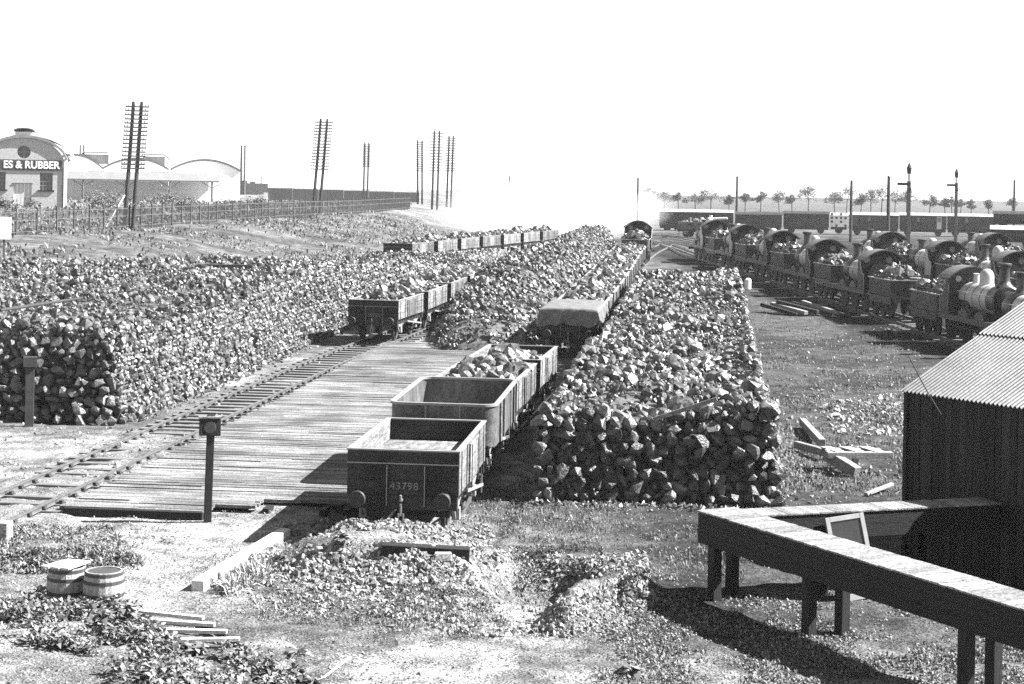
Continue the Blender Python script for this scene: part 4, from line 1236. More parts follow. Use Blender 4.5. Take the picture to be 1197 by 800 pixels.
carriage(1161, 1215, 247, 268, DC - 34, 'plain dark van cut by the right edge, nearer than the coaches', 'dark', 'railway_van')
carriage(1158, 1215, 264, 290, DC - 75, 'white roofed van below the dark van at the right edge', 'van', 'railway_van')
x, y, z, d = PX(817, 279)
o = dup(proto); o.location = (x, y, z + .1); o.rotation_euler = (0, 0, facing(817) + R(70)); tag(o, 'lone dark wagon with pale load left of the farthest engine', 'wagon', 'wagons beyond the stacks')
c = link('ash_load', LOADS[1]); c.location = (x, y, z + 1.75); c.rotation_euler = o.rotation_euler; tag(c, 'pale load heaped in the lone wagon left of the farthest engine', 'ash load', None)
x, y, z, d = PX(830, 296)
wc = thing('pale_upright', (x, y, z), facing(830), 'pale upright column with short arm at the far end of the engine row', 'pale upright'); k = d / F
MB().tube((0, 0, 0), (0, 0, 44 * k), .22, .16, 12).lathe([(.3, 0), (.3, .3), (.22, .4)], n=12).build('column', M['white_wall'], wc); MB().tube((0, 0, 40 * k), (1.6, -.2, 41 * k), .11).build('upright_arm', M['white_wall'], wc)  # solid stand-in for a pale upright streak taken for steam

def plain_pole(u, vt, vb, d, r, label, signal=0):
    x, y = raw_xy(u, vb, d); z = float(base_ground(x, y)); k = d / F
    top = CAMZ - dyp(u, vt) * k - z
    if not signal:
        t = thing('timber_pole', (x, y, z), 0, label, 'pole', 'poles behind the engines')
        MB().tube((0, 0, -.3), (0, 0, top), r, r * .75, 9).build('shaft', M['pole'], t); MB().lathe([(r * .9, top), (r * .5, top + .12)], n=9).build('cap', M['black'], t)
        return
    t = thing('signal_post', (x, y, z), facing(u), label, 'railway signal', 'signal posts')
    zw = CAMZ - dyp(u, signal) * k - z
    MB().box((0, 0, zw / 2 - .2), (r * 2, r * 2, zw + .4)).build('post', M['old_wood'], t)
    MB().box((0, 0, (zw + top) / 2 - .5), (r * 1.5, r * 1.5, top - zw - 1.0)).build('upper_post', M['white'], t)
    MB().lathe([(r * 1.0, top - 1.0), (r * 1.3, top - .5), (r * .7, top - .2), (.02, top)], n=8).build('finial', M['black'], t)
    a = MB().box((-.45, -r - .06, zw - .25), (1.1, .05, .24)).build('signal_arm', M['pole'], t)
    MB().lathe([(.12, 0), (.14, .1), (.1, .34), (.02, .4)], (.1, -r - .15, zw - .9), 8).build('lamp', M['black'], t)
    m = MB()
    for s in (-1, 1): m.tube((s * .16, -r - .06, .5), (s * .16, -r - .06, zw - 1.2), .015, n=5)
    for i in range(int((zw - 2) / .32)): m.tube((-.16, -r - .06, .7 + i * .32), (.16, -r - .06, .7 + i * .32), .012, n=5)
    m.build('ladder', M['fence'], t)
plain_pole(861, 207, 246, 260, .22, 'bare timber pole standing above the long dark van')
plain_pole(994.5, 212, 262, 205, .2, 'bare timber pole right of the pale spotted van')
plain_pole(1038, 207, 262, 200, .24, 'bare timber pole left of the taller signal post')
plain_pole(1185, 211, 258, 250, .2, 'bare timber pole near the right edge')
plain_pole(595, 207, 245, 235, .2, 'bare timber pole half lost in the steam')
plain_pole(745, 209, 255, 215, .16, 'thin bare pole beyond the lone engine at the wagon row')
plain_pole(1061, 190, 300, 150, .17, 'taller signal post with white upper part and black tip', signal=212)
plain_pole(1117, 197, 268, 185, .17, 'shorter signal post with white upper part and black tip', signal=214)

TREES = [(757, 218, 12), (777, 221, 20), (793, 223, 12), (813, 224, 17), (831, 217, 20), (852, 227, 8), (871, 225, 10), (889, 222, 11), (911, 221, 21), (926, 225, 14), (945, 214, 26), (976, 222, 16), (989, 217, 22),
         (1006, 224, 15), (1018, 220, 20), (1030, 214, 22), (1046, 220, 24), (1060, 221, 14), (1086, 226, 12), (1105, 231, 9), (1113, 229, 10), (1123, 232, 8), (1135, 233, 7), (1156, 232, 10), (1183, 230, 13)]
for i, (u, v, wd) in enumerate(TREES):
    d = 400 + (i * 37 % 60); x, y = raw_xy(u, 243, d); z = float(base_ground(x, y)); k = d / F
    top = CAMZ - dyp(u, v) * k - z; r = wd * k / 2 * 1.2
    nb_ = TREES[i - 1][0] if i else 745
    kind = 'broad' if wd > 18 else 'middling' if wd > 12 else 'small'
    where = 'left end' if u < 800 else 'near the thin pole' if u < 900 else 'above the dark vans' if u < 970 else 'above the coaches' if u < 1070 else 'right end'
    t = thing('distant_tree', (x, y, z), 0, f'{kind} round headed tree with bare trunk, {ORD[i % 13] if i < 13 else ORD[i - 13]} from the {"left" if i < 13 else "middle"} of the far row', 'tree', 'row of trees beyond the carriages')
    lean = random.uniform(-.05, .05)
    tr = MB().tube((0, 0, -.3), (lean * top, 0, top * .55), .16, .1, 7)
    for q in range(5):
        a = random.uniform(0, 6.28); tr.tube((lean * top, 0, top * random.uniform(.4, .55)), (lean * top + math.cos(a) * r * .7, math.sin(a) * r * .7, top * random.uniform(.68, .92)), .06, .02, 5)
    tr.build('trunk', M['bark'], t)
    cz = top * .70
    blobs = [(lean * top + random.gauss(0, r * .5), random.gauss(0, r * .4), cz + random.uniform(-.32, .22) * top * .6, r * random.uniform(.42, .68)) for _ in range(8)] + [(lean * top, 0, top - r * .4, r * .4)]
    leaf_crown('crown', t, blobs, 800, .5, M['tree'])
bpy.data.batch_remove([*proto.children_recursive, proto])
# ------------------------------------------------------------------ foreground things
def V3(u, v, z): x, y = flat(u, v, z); return Vector((x, y, z))

# corrugated shed
d_e = lambda u, v, z: (CAMZ - z) * F / dyp(u, v)
EZ = 3.375
c0 = V3(1058, 455, EZ); c1 = V3(1197, 475, EZ)
ed = (c1 - c0).normalized(); pd = Vector((-ed.y, ed.x, 0))
if pd.y < 0: pd = -pd
def shed():
    h = math.atan2(ed.y, ed.x)
    t = thing('shed', (c0.x, c0.y, 0), h, 'dark boarded shed with sunlit corrugated iron roof at the right edge', 'shed')
    L = 11.0; Dp = 8.0; rise = .463
    # local x along the eave, local y into the shed
    mb = MB(); x = 0.02
    while x < L - .1:
        wv = random.uniform(.15, .2)
        mb.box((x + wv / 2, .1 + random.uniform(-.008, .008), EZ / 2 - .03), (wv - .012, .04, EZ - .02)); x += wv
    mb.span((0, .125, 0), (L, .16, EZ - .05))
    mb.build('front_wall', M['shed'], t)
    g = plate([(0.16, 0), (Dp, 0), (Dp, EZ - .1), (Dp / 2, EZ + Dp / 2 * rise - .12), (.16, EZ - .06)], [], .06)
    g.transform(Matrix.Translation((.05, 0, 0)) @ Matrix.Rotation(pi / 2, 4, 'Z') @ STAND); g.materials.clear(); g.materials.append(M['shed'])
    link('gable_wall', g, t)
    MB().box((-.01, .08, EZ / 2 - .03), (.1, .13, EZ - .06)).build('corner_post', M['post'], t, bevel=.01)
    # corrugated sheets in two courses
    def course(name, y0, y1, lift):
        n = int((L + .3) / .0127); xs = np.linspace(-.06, L + .1, n); ys = np.linspace(y0, y1, 12)
        X, Y = np.meshgrid(xs, ys, indexing='ij')
        Z = EZ + Y * rise + .026 * np.sin(X * 2 * pi / .105) + lift + .012 * vnoise(X * .3, Y, .7)
        o = link(name, raw_mesh(name, np.stack([X, Y, Z], -1).reshape(-1, 3), grid_tris(n, 12), M['iron_roof']), t)
        o.data.polygons.foreach_set('use_smooth', np.ones(len(o.data.polygons), bool))
    course('roof_sheet', -.07, 2.35, .0); course('roof_sheet', 2.2, Dp / 2 + .05, .03)
    o = MB().hexa([(-.1, Dp / 2, EZ + Dp / 2 * rise - .05), (L, Dp / 2, EZ + Dp / 2 * rise - .05), (L, Dp + .1, EZ - .05), (-.1, Dp + .1, EZ - .05), (-.1, Dp / 2, EZ + Dp / 2 * rise), (L, Dp / 2, EZ + Dp / 2 * rise), (L, Dp + .1, EZ), (-.1, Dp + .1, EZ)]).build('rear_roof', M['iron_roof'], t)
    return t
shed()
# stay wire
def stay():
    a = V3(1062, 416, 4.1); b = c0 + ed * 2.4 - pd * .3; b.z = 2.2
    t = link('stay_wire', None); bpy.data.objects.remove(t)
    mb = MB(); p = None
    for i in range(13):
        q = Vector((a.x, a.y, 4.1)).lerp(b, i / 12); q.z -= .25 * math.sin(pi * i / 12)
        if p is not None: mb.tube(p, q, .012, n=5)
        p = q
    tag(mb.build('stay_wire', M['dark_iron']), 'thin dark wire slanting down across the shed wall', 'wire')

# timber trough on legs, turning a corner to the shed
TZ = 1.54
A = V3(818, 597, TZ); B = V3(1197, 712, TZ)
td_ = (B - A).normalized(); tp = Vector((-td_.y, td_.x, 0))
if tp.x < 0: tp = -tp
def trough():
    h = math.atan2(td_.y, td_.x)
    t = thing('timber_trough', (A.x, A.y, 0), h, 'long raised timber trough on legs with pale sunlit top at lower right', 'trough')
    L = 12.0; W = .78; H0 = TZ - .58
    # local x along, local y = away side
    sg = 1 if (Matrix.Rotation(-h, 3, 'Z') @ tp).y > 0 else -1
    def yy(a, b): return (min(sg * a, sg * b), max(sg * a, sg * b))
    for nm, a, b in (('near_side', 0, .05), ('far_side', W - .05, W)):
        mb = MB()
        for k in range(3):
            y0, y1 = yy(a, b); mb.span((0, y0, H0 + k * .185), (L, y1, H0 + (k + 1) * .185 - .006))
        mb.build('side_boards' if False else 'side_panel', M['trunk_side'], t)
    y0, y1 = yy(0, W); MB().span((-.05, y0 + .002, H0), (-.004, y1 - .002, TZ - .032)).build('end_panel', M['trunk_side'], t)
    y0, y1 = yy(.05, W - .05); MB().span((.01, y0 + .003, H0 + .01), (L, y1 - .003, H0 + .05)).build('bottom_panel', M['trunk_side'], t)
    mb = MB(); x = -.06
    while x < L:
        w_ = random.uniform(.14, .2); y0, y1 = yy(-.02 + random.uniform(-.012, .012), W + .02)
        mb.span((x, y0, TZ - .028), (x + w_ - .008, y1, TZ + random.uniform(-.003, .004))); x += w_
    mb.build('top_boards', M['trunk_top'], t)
    for (u, v), far in (((856, 699), 0), ((890, 690), 1), ((1001, 736), 0), ((1031, 735), 1), ((1172, 806), 0), ((1200, 800), 1)):
        p = V3(u, v, 0); s = (p - Vector((A.x, A.y, 0))).dot(td_)
        yc = sg * (.1 if not far else W - .1)
        MB().span((s - .1, yc - .09, -.3), (s + .1, yc + .09, H0 - .002)).build('leg', M['post'], t, bevel=.012)
    for s in (1.0, 4.2, 7.6):
        pass
    return t
trough()
def side_trough():
    ad = (V3(1100, 583, TZ) - A).normalized(); h = math.atan2(ad.y, ad.x)
    st = A + ad * .62
    t = thing('timber_trough', (st.x, st.y, 0), h, 'short raised timber trough running from the corner of the long trough into the shed', 'trough')
    L = 5.3; W = .62; H0 = TZ - .5
    for a, b in ((-W, -W + .05), (-.05, 0)):
        mb = MB()
        for k in range(2): mb.span((0, a, H0 + k * .235), (L, b, H0 + (k + 1) * .235 - .006))
        mb.build('side_panel', M['trunk_side'], t)
    MB().span((0, -W + .053, H0 + .01), (L, -.053, H0 + .05)).build('bottom_panel', M['trunk_side'], t)
    mb = MB(); x = 0
    while x < L:
        w_ = random.uniform(.14, .2); mb.span((x, -W - .02, TZ - .04), (x + w_ - .008, .02, TZ - .012 + random.uniform(-.003, .003))); x += w_
    mb.build('top_boards', M['trunk_top'], t)
    for s in (1.6, 3.9):
        for yv in (-W + .1, -.1): MB().span((s - .09, yv - .08, -.3), (s + .09, yv + .08, H0 - .002)).build('leg', M['post'], t, bevel=.012)
    # old sash leaning on it
    c = t.matrix_basis
    fp = Matrix.Translation(st * Vector((1, 1, 0)) if False else Vector((st.x, st.y, 0))) @ Matrix.Rotation(h, 4, 'Z')
    base = fp @ Vector((2.05, -W - .45, 0))
    f = thing('window_sash', (base.x, base.y, .02), h, 'old pale window sash leaning against the short trough', 'window frame')
    o = MB().span((-.4, -.03, 0), (-.31, .03, 1.5)).span((.31, -.03, 0), (.4, .03, 1.5)).span((-.31, -.028, 1.41), (.31, .028, 1.5)).span((-.31, -.028, 0), (.31, .028, .12)).build('sash_frame', M['wagon_iron'], f, bevel=.006)
    g = MB().span((-.309, -.004, .121), (.309, .004, 1.409)).build('pane', M['pane'], f)
    f.rotation_euler = (Matrix.Rotation(h, 4, 'Z') @ Matrix.Rotation(R(-15), 4, 'X') @ Matrix.Rotation(R(-5), 4, 'Y')).to_euler()
side_trough()
stay()

# post with a square board
x, y = flat(243, 610)
pt = thing('marker_post', (x, y, 0), facing(243), 'dark timber post with a square board standing at the platform corner', 'post')
k = 36.6 / F
MB().box((.01, 0, 1.0), (.17, .15, 2.6), ry=.018).build('post', M['post'], pt, bevel=.012)
bd = MB().span((-.22, -.15, 1.87), (.24, -.085, 2.24)).build('board', M['post'], pt, bevel=.008)
MB().lathe([(.12, -.158), (.13, -.152)], (.01, 0, 2.05), 20, 'y').build('disc', M['wagon_side2'] if 'wagon_side2' in M else M['chair'], bd)
MB().span((-.235, -.17, 2.242), (.255, .09, 2.275)).build('cap', M['old_wood'], pt)
# post in front of the left stack
x, y = flat(34, 499)
pt = thing('marker_post', (x, y, 0), facing(34), 'short timber post with small board against the left stack front', 'post')
MB().span((-.13, -.1, -.2), (.13, .1, 1.78)).build('post', M['old_wood2'] if 'old_wood2' in M else M['pole'], pt, bevel=.012)
MB().span((-.2, -.16, 1.78), (.2, .12, 2.08)).build('board', M['pole'], pt, bevel=.008)
# stop timber at the end of the left rail
x, y = flat(3, 634)
MBs = MB().span((-.16, -.16, -.2), (.16, .16, .42)).build('stop_block', M['old_wood'], None, (x, y, 0), bevel=.02)
tag(MBs, 'short square timber block at the near end of the left rails', 'stop block')

def baulk(a, b, za, zb, w_, h_, m, label, name='timber_baulk', cat='timber', group=None):
    pa = V3(*a, za); pb = V3(*b, zb)
    c = (pa + pb) / 2
    o = MB().bar(pa - c, pb - c, w_, h_).build(name, m, None, c, bevel=min(.012, w_ / 6))
    return tag(o, label, cat, group)
def baulk_on(a, b, w_, h_, m, label):
    pa = NG(*a, h_ / 2 - .03); pb = NG(*b, h_ / 2 - .03); c = (pa + pb) / 2
    return tag(MB().bar(pa - c, pb - c, w_, h_).build('timber_baulk', m, None, c, bevel=.012), label, 'timber')
baulk_on((231, 686), (333, 624), .24, .22, M['pale_wood'], 'bleached white timber baulk lying beside the dry reed heap')
baulk_on((446, 643), (549, 649), .28, .24, M['post'], 'dark timber baulk lying across the track end before wagon 43798')
for (u, v, lab) in ((518, 649, 'small brick under the right end of the dark baulk'), ):
    p = NG(u, v + 2, .08); tag(MB().box((0, 0, 0), (.3, .16, .14), rz=.2).build('loose_brick', M['brick'], None, p, bevel=.01), lab, 'brick')
# broken timbers right of the right stack
baulk((931, 520), (968, 530), .15, .22, .18, .2, M['old_wood'], 'short dark timber at the left of the broken timbers by the shed', group='broken timbers by the shed')
baulk((966, 531), (1002, 553), .45, .12, .24, .3, M['old_wood'], 'thick timber with dark side pointing towards the trough, among broken timbers', group='broken timbers by the shed')
baulk((938, 493), (961, 518), .2, .25, .2, .22, M['old_wood'], 'pale topped timber pointing away, rearmost of the broken timbers', group='broken timbers by the shed')
baulk((1012, 578), (1043, 566), .05, .12, .1, .08, M['old_wood'], 'thin broken plank on the ground left of the shed corner', group='broken timbers by the shed')
p0 = V3(966, 531, .5); p1 = V3(1043, 531, .5)
lf = thing('ladder_frame', p0, math.atan2((p1 - p0).y, (p1 - p0).x), 'flat ladder shaped timber frame lying on the broken timbers', 'timber frame')
LL = (p1 - p0).length
MB().span((0, -.12, -.1), (LL, .12, .06)).build('beam', M['old_wood'], lf, bevel=.01); MB().span((0, .62, -.08), (LL * .95, .78, .05)).build('beam', M['old_wood'], lf, bevel=.01)
for s in (.2, .5, .8): MB().bar((LL * s, .0, .07), (LL * s - .15, .8, .07), .26, .03).build('cross_board', M['pale_wood'], lf)
MB().span((LL * .4, -.1, -.5), (LL * .47, .1, -.101)).build('prop', M['old_wood'], lf)
# heap of old sleepers on the open ground
x, y, z, d = PX(945, 369)
for i in range(7):
    a = -1.9 + i * .55 + random.uniform(-.1, .1)
    o = MB().box((0, 0, 0), (2.9, .28, .2)).build('old_sleeper', M['old_wood'] if i % 2 else M['post'], None, bevel=.015)
    o.location = (x + a * .8, y + random.uniform(-.3, .5), z + .25 + .1 * (i % 3)); o.rotation_euler = (random.uniform(-.1, .1), random.uniform(-.05, .05) + .16, facing(945) - .75 + random.uniform(-.12, .12))
    tag(o, 'old sleeper in the dark heap between the right stack and the engines', 'sleeper', 'heap of old sleepers')
x, y, z, d = PX(874, 338)
tag(MB().lathe([(.22, -.1), (.22, .62), (.12, .72)], n=12).build('white_post', M['white'], None, (x, y, z)), 'short white marker post beside the far corner of the right stack', 'post')
# things lying on the stacks
def on_stack(u, v, top, z=2.8):
    x, y, g, d = PX(u, v, z); return Vector((x, y, g + z))
p = on_stack(263, 314, l_top, 3.0)
o = MB().box((0, 0, 0), (2.6, .6, .35)).build('dark_board', M['black'], None, p); o.rotation_euler = (0, 0, facing(263)); tag(o, 'dark flat board lying on top of the left stack', 'board')
for a, b, lab in (((0, 363), (96, 349), 'long dark pole lying across the left stack at the left edge'), ((168, 335), (198, 330), 'short dark pole lying on the middle of the left stack')):
    pa = on_stack(*a, l_top, 2.95); pb = on_stack(*b, l_top, 2.95); c = (pa + pb) / 2
    tag(MB().tube(pa - c, pb - c, .06, .05, 8).build('wooden_pole', M['pole'], None, c), lab, 'pole')
pa = on_stack(765, 491, r_top, 2.25); pb = on_stack(838, 468, r_top, 2.75); c = (pa + pb) / 2
tag(MB().bar(pa - c, pb - c, .07, .09).build('wooden_pole', M['old_wood'], None, c), 'straight timber bar lying slanted on the front of the right stack', 'pole')

# barrels
def barrel(u, v, r, H, label, lid):
    x, y, z = NG(u, v)
    t = thing('barrel', (x, y, z - .02), random.uniform(0, 6), label, 'barrel', 'barrels among the weeds')
    prof = [(r * .86, 0), (r * .96, H * .2), (r, H * .45), (r * .985, H * .7), (r * .9, H)]
    n = 20; mb = MB()
    inner = [(a - .03, h) for a, h in prof[::-1]][:4]
    rings = []
    for rr, hh in prof + inner:
        rings.append([mb.bm.verts.new((rr * math.cos(2 * pi * i / n), rr * math.sin(2 * pi * i / n), hh)) for i in range(n)])
    for A_, B_ in zip(rings, rings[1:]):
        for i in range(n): j = (i + 1) % n; mb.bm.faces.new((A_[i], A_[j], B_[j], B_[i]))
    mb.bm.faces.new(rings[-1])
    mb.build('staves', M['barrel'], t)
    for h0 in (.12, .36, .72, .93):
        q = np.interp(h0 * H, [p[1] for p in prof], [p[0] for p in prof]) + .004
        MB().lathe([(q, h0 * H - .03), (q + .004, h0 * H - .028), (q + .004, h0 * H + .028), (q, h0 * H + .03)], n=20).build('hoop', M['hoop'], t)
    if lid:
        for i, yy in enumerate((-.19, .0, .2)):
            MB().box((.02 * i, yy, H + .03 + .012 * i), (r * 1.95, .17, .03), rz=.08 * (i - 1)).build('lid_board', M['pale_wood'], t)
    return t
b1_ = barrel(78, 706, .34, .66, 'wooden barrel covered with loose boards, left of an open barrel', True)
barrel(121, 708, .35, .62, 'open topped pale wooden barrel standing right of the covered barrel', False)
# slatted frame on the ground
def slat_frame():
    q = [V3(163, 716, .16), V3(238, 722, .16), V3(280, 752, .12), V3(208, 752, .12)]
    for p in q: p.z = gz_(p.x, p.y) + .14
    c = sum(q, Vector()) / 4
    t = thing('slatted_frame', c, 0, 'low slatted timber frame lying on the ground right of the barrels', 'timber frame')
    L = lambda a, b, s: a.lerp(b, s) - c
    for i, s in enumerate((0, .33, .66, 1.0)):
        a = L(q[0], q[3], s); b = L(q[1], q[2], s)
        MB().bar(a, b, .1, .06).build('slat', M['pale_wood'], t, bevel=.005)
    MB().bar(L(q[0], q[1], .04) - Vector((0, 0, .08)), L(q[3], q[2], .04) - Vector((0, 0, .08)), .06, .09).build('bearer', M['post'], t)
    MB().bar(L(q[0], q[1], .96) - Vector((0, 0, .08)), L(q[3], q[2], .96) - Vector((0, 0, .08)), .06, .09).build('bearer', M['post'], t)
slat_frame()
pa = V3(372, 800, .05); pb = V3(410, 771, .05); c = (pa + pb) / 2
tag(MB().tube(pa - c, pb - c, .02, .015, 7).build('stick', M['pale_wood'], None, c + Vector((0, 0, .04))), 'pale thin stick lying on the path at the bottom edge', 'stick')

# ------------------------------------------------------------------ loose stones, weeds and grass
def px_region(n, poly):
    """points of the flat yard seen inside a photo polygon"""
    poly = np.array(poly, float); lo = poly.min(0); hi = poly.max(0)
    out = np.zeros((0, 2))
    while len(out) < n:
        q = RNG.uniform(lo, hi, (n * 2, 2)); ins = np.zeros(len(q), bool); j = len(poly) - 1
        for i in range(len(poly)):
            c = ((poly[i, 1] > q[:, 1]) != (poly[j, 1] > q[:, 1])) & (q[:, 0] < (poly[j, 0] - poly[i, 0]) * (q[:, 1] - poly[i, 1]) / (poly[j, 1] - poly[i, 1] + 1e-9) + poly[i, 0])
            ins ^= c; j = i
        out = np.concatenate([out, q[ins]])
    q = out[:n]
    du = q[:, 0] - CX; dv = q[:, 1] - HY
    dy = dv - ROLL * du; dx = du + ROLL * dv
    d = CAMZ * F / dy; xc = dx * d / F
    x, y = xc * cY - d * sY, xc * sY + d * cY
    for _ in range(5):                      # and over the ground's rise
        d = .5 * d + .5 * (CAMZ - ground(x, y)) * F / dy; xc = dx * d / F
        x, y = xc * cY - d * sY, xc * sY + d * cY
    return x, y
def stones(name, n, poly, s0, s1, m, label, clump=None):
    x, y = px_region(n, poly)
    if clump: ok = vnoise(x, y, clump) + .5 * vnoise(x, y, clump / 3) > RNG.uniform(-.35, .35, n); x, y = x[ok], y[ok]
    s = s0 * (s1 / s0) ** (RNG.random(len(x)) ** 2.2)
    V, T = lump_arrays(np.stack([x, y, ground(x, y) + s * .1], -1), s, SMALL)
    tag(link(name, raw_mesh(name, V, T, m)), label, 'stones', None, 'stuff')
NEAR = [(-60, 560), (1250, 560), (1250, 830), (-60, 830)]
M['rubble'] = mat('rubble', .2, .75, 5, .9, .02, 20, island=.7)
stones('yard_gravel', 34000, NEAR, .015, .07, M['clod'], 'small stones and grit strewn over the near ground', 1.2)
stones('yard_gravel', 9000, [(-60, 440), (140, 500), (420, 400), (1250, 380), (1250, 560), (-60, 560)], .04, .16, M['clod'], 'small stones strewn over the yard between the tracks', 2.0)
stones('earth_clods', 16000, [(270, 650), (340, 628), (560, 640), (700, 640), (755, 690), (740, 745), (560, 745), (300, 715)], .02, .13, M['clod'], 'crumbling clods covering the earth mounds before the wagons', .8)
stones('earth_clods', 6000, [(330, 612), (420, 605), (575, 615), (580, 660), (470, 690), (320, 670)], .02, .17, M['clod'], 'rough clods on the crest of the mound before wagon 43798')
stones('earth_clods', 3500, [(640, 712), (690, 650), (755, 645), (765, 700), (720, 740), (650, 740)], .02, .14, M['clod'], 'pale clods on the ridge right of the hollow')
stones('rubble', 700, [(950, 470), (1065, 458), (1060, 512), (975, 506)], .04, .26, M['rubble'], 'pale broken rubble scattered beside the shed corner')
stones('rubble', 900, [(880, 400), (1050, 400), (1060, 590), (900, 600)], .05, .2, M['clod'], 'stones scattered over the rough ground right of the right stack', 1.5)

def plants(name, n, poly, L0, L1, W, up, bend, m, label, clump=1.0, thr=.0, cat='weeds', stemz=0.0):
    x, y = px_region(n, poly)
    ok = vnoise(x + 5, y, clump) + .6 * vnoise(x, y + 7, clump / 3) > thr + RNG.uniform(-.12, .12, n); x, y = x[ok], y[ok]
    L = RNG.uniform(L0, L1, len(x))
    V, T = leaf_arrays(np.stack([x, y, ground(x, y) + RNG.random(len(x)) * stemz], -1), L, L * W * RNG.uniform(.6, 1.3, len(x)), up, bend)
    tag(link(name, raw_mesh(name, V, T, m)), label, cat, None, 'stuff')
plants('weeds', 16000, [(-40, 690), (60, 700), (150, 712), (200, 758), (290, 766), (340, 785), (340, 830), (150, 830), (120, 770), (-40, 745)], .05, .19, .45, .7, .5, M['leaf'], 'broad leaved weeds growing along the lower left path', .6, .02, stemz=.22)
plants('grass', 46000, [(700, 660), (850, 690), (1000, 690), (1250, 760), (1250, 830), (690, 830), (705, 720)], .03, .1, .4, 1.0, .4, M['leaf'], 'short rough grass under and before the trough', .9, -.1, 'grass')
plants('grass', 9000, [(560, 590), (900, 590), (860, 700), (700, 650), (560, 625)], .06, .16, .16, 1.2, .3, M['grass'], 'rough grass between the right stack and the earth mounds', .9, .02, 'grass')
plants('grass', 9000, [(280, 690), (420, 680), (560, 690), (600, 735), (540, 752), (300, 725)], .04, .13, .2, 1.0, .4, M['grass'], 'weedy grass on the slope of the earth mound', .7, .05, 'grass')
plants('grass', 7000, [(-40, 615), (130, 615), (170, 660), (60, 672), (-40, 670)], .06, .17, .3, .9, .4, M['leaf'], 'low weeds on the hummock at the left below the rails', .6, -.1, 'weeds')
plants('grass', 6000, [(560, 520), (620, 560), (640, 600), (540, 620), (520, 600)], .05, .15, .16, 1.2, .3, M['grass'], 'grass beside the front wagon', .6, -.05, 'grass')
plants('grass', 20000, [(870, 340), (980, 345), (1080, 400), (1060, 600), (900, 600)], .07, .24, .16, 1.1, .3, M['grass'], 'rough grass on the open ground right of the right stack', 1.6, -.02, 'grass')
plants('grass', 4000, [(100, 600), (400, 595), (330, 640), (200, 690), (60, 640)], .04, .12, .25, 1.0, .4, M['grass'], 'thin weeds between platform and barrels', 1.2, .12, 'weeds')
plants('grass', 5000, [(603, 640), (705, 638), (690, 690), (640, 705), (600, 680)], .03, .11, .35, 1.0, .4, M['tree'], 'dark weeds in the hollow between the earth mounds', .5, -.1, 'weeds')  # dark leaf tone deepens the hollow's painted shade
xx_, yy_ = RNG.uniform(-8.4, -3.9, 5200), RNG.uniform(32.0, 34.0, 5200)
ss_ = .02 * 7.0 ** (RNG.random(5200) ** 2)
V, T = lump_arrays(np.stack([xx_, yy_, ground(xx_, yy_) + .1 * ss_], -1), ss_, SMALL)
tag(link('earth_clods', raw_mesh('earth_clods', V, T, M['clod'])), 'rough clods and cinders heaped against the end of wagon 43798', 'stones', None, 'stuff')
# dry reeds beside the white baulk
x, y = px_region(700, [(252, 684), (300, 662), (322, 676), (266, 700)])
V, T = leaf_arrays(np.stack([x, y, ground(x, y) + .02], -1), RNG.uniform(.18, .42, len(x)), .03, .95, .25)
tag(link('dry_reeds', raw_mesh('dry_reeds', V, T, M['dry'])), 'heap of pale dry reeds leaning beside the white baulk', 'reeds', None, 'stuff')
# bank grass behind the left stack
n = 26000
y = RNG.uniform(80, 215, n); x = RNG.uniform(-50, -20, n) - .02 * (y - 80)
ok = (x < l_xl(y) + 1.5) & (camx(x, y) > -.36 * camd(x, y)) & (vnoise(x, y, 5) + .6 * vnoise(x, y, 1.6) > .0 + RNG.uniform(-.15, .15, n)); x, y = x[ok], y[ok]
L = RNG.uniform(.2, .6, len(x)); V, T = leaf_arrays(np.stack([x, y, ground(x, y)], -1), L, L * .3, 1.0, .4)
tag(link('grass', raw_mesh('grass', V, T, M['grass'])), 'tussocky grass on the bank below the fence', 'grass', None, 'stuff')
n = 12000
y = RNG.uniform(118, 270, n); x = RNG.uniform(-95, -44, n)
ok = (camx(x, y) > -.36 * camd(x, y)) & (vnoise(x, y, 7) + .6 * vnoise(x, y, 2) > -.08 + RNG.uniform(-.15, .15, n)); x, y = x[ok], y[ok]
L = RNG.uniform(.4, 1.0, len(x)); V, T = leaf_arrays(np.stack([x, y, ground(x, y)], -1), L, L * .3, 1.0, .4)
tag(link('grass', raw_mesh('grass', V, T, M['grass'])), 'long grass on the flat behind the fence', 'grass', None, 'stuff')

# single plants one can point at
def dock(u, v, h, nl, label, stem=True, zoff=0):
    x, y, z = NG(u, v); z += zoff * 0
    t = thing('dock_plant', (x, y, z), 0, label, 'plant', 'leafy plants in the foreground')
    if stem: MB().tube((0, 0, 0), (.04, 0, h), .014, .006, 6).build('stem', M['leaf'], t)
    P = np.stack([RNG.normal(0, .05, nl), RNG.normal(0, .05, nl), RNG.uniform(0, h * (.9 if stem else .3), nl)], -1)
    V, T = leaf_arrays(P, RNG.uniform(.12, .28, nl), .11, .5, .5)
    link('foliage', raw_mesh('foliage', V, T, M['leaf']), t)
dock(345, 800, .62, 60, 'tall leafy plant with bare stem at the bottom edge left of the stick')
dock(365, 806, .5, 50, 'bushy leafy plant directly left of the stick at the bottom edge', False)
dock(118, 742, .4, 60, 'leafy plant growing up against the open barrel')
dock(150, 735, .42, 55, 'leafy plant between the open barrel and the slatted frame')
dock(228, 764, .3, 50, 'dark leafy plant at the near edge of the slatted frame', False)
dock(402, 640, .35, 30, 'pale leafed plant at the left end of the dark baulk', zoff=.25)
dock(740, 790, .3, 70, 'low clump of broad leaves at the bottom edge below the trough', False)

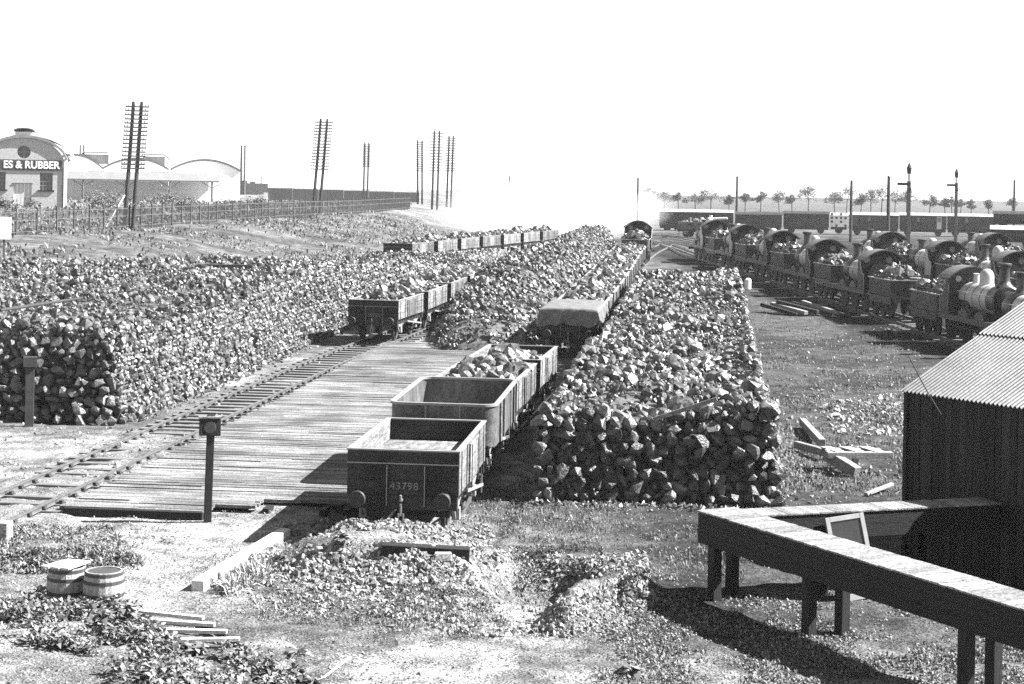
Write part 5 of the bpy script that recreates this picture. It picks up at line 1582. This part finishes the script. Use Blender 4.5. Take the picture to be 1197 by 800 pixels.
# ------------------------------------------------------------------ steam drifting over the far tracks, and the hazy air
def volume(name, density, noise=None):
    m = bpy.data.materials.new(name); m.use_nodes = True; nt = m.node_tree; nt.nodes.remove(nt.nodes['Principled BSDF'])
    vo = nt.nodes.new('ShaderNodeVolumePrincipled'); vo.inputs['Color'].default_value = (.97, .97, .97, 1); vo.inputs['Density'].default_value = density; vo.inputs['Anisotropy'].default_value = .3
    nt.links.new(vo.outputs[0], nt.nodes['Material Output'].inputs['Volume'])
    if noise:
        tc = nt.nodes.new('ShaderNodeTexCoord'); n = nt.nodes.new('ShaderNodeTexNoise'); n.inputs['Scale'].default_value = noise; n.inputs['Detail'].default_value = 3
        nt.links.new(tc.outputs['Object'], n.inputs['Vector'])
        g = nt.nodes.new('ShaderNodeVectorMath'); g.operation = 'LENGTH'; nt.links.new(tc.outputs['Object'], g.inputs[0])
        r = nt.nodes.new('ShaderNodeMapRange'); r.inputs['From Min'].default_value = 1.0; r.inputs['From Max'].default_value = .25; r.inputs['To Min'].default_value = -.35; r.inputs['To Max'].default_value = .75
        nt.links.new(g.outputs['Value'], r.inputs['Value'])
        a = nt.nodes.new('ShaderNodeMath'); a.operation = 'ADD'; nt.links.new(n.outputs['Fac'], a.inputs[0]); nt.links.new(r.outputs[0], a.inputs[1])
        b = nt.nodes.new('ShaderNodeMath'); b.operation = 'SUBTRACT'; nt.links.new(a.outputs[0], b.inputs[0]); b.inputs[1].default_value = .35; b.use_clamp = True
        c = nt.nodes.new('ShaderNodeMath'); c.operation = 'MULTIPLY'; nt.links.new(b.outputs[0], c.inputs[0]); c.inputs[1].default_value = density
        nt.links.new(c.outputs[0], vo.inputs['Density'])
    return m
HAZE = .00016
if HAZE:
    h = MB().span((-320, -20, -1.4), (320, 900, 30)).build('haze', volume('haze_air', HAZE)); tag(h, kind='stuff')

def steam(u, v, d, rx, ry, rz, dens, label):
    x, y = raw_xy(u, v, d); z = CAMZ - dyp(u, v) * d / F
    o = MB().lathe([(math.sin(pi * k / 12) + 1e-4, -math.cos(pi * k / 12)) for k in range(13)], n=20).build('steam_cloud', volume('steam', dens, 1.6), None, (x, y, z))
    o.scale = (rx, ry, rz); tag(o, label, 'steam', None, 'stuff')
steam(645, 246, 205, 14, 9, 6.0, .24, 'white steam drifting over the tracks beyond the middle heap')
steam(580, 254, 215, 11, 8, 5.0, .10, 'thin white steam left of the thick cloud')
steam(712, 242, 235, 10, 7, 5.4, .2, 'white steam right of the thick cloud, behind the lone engine')
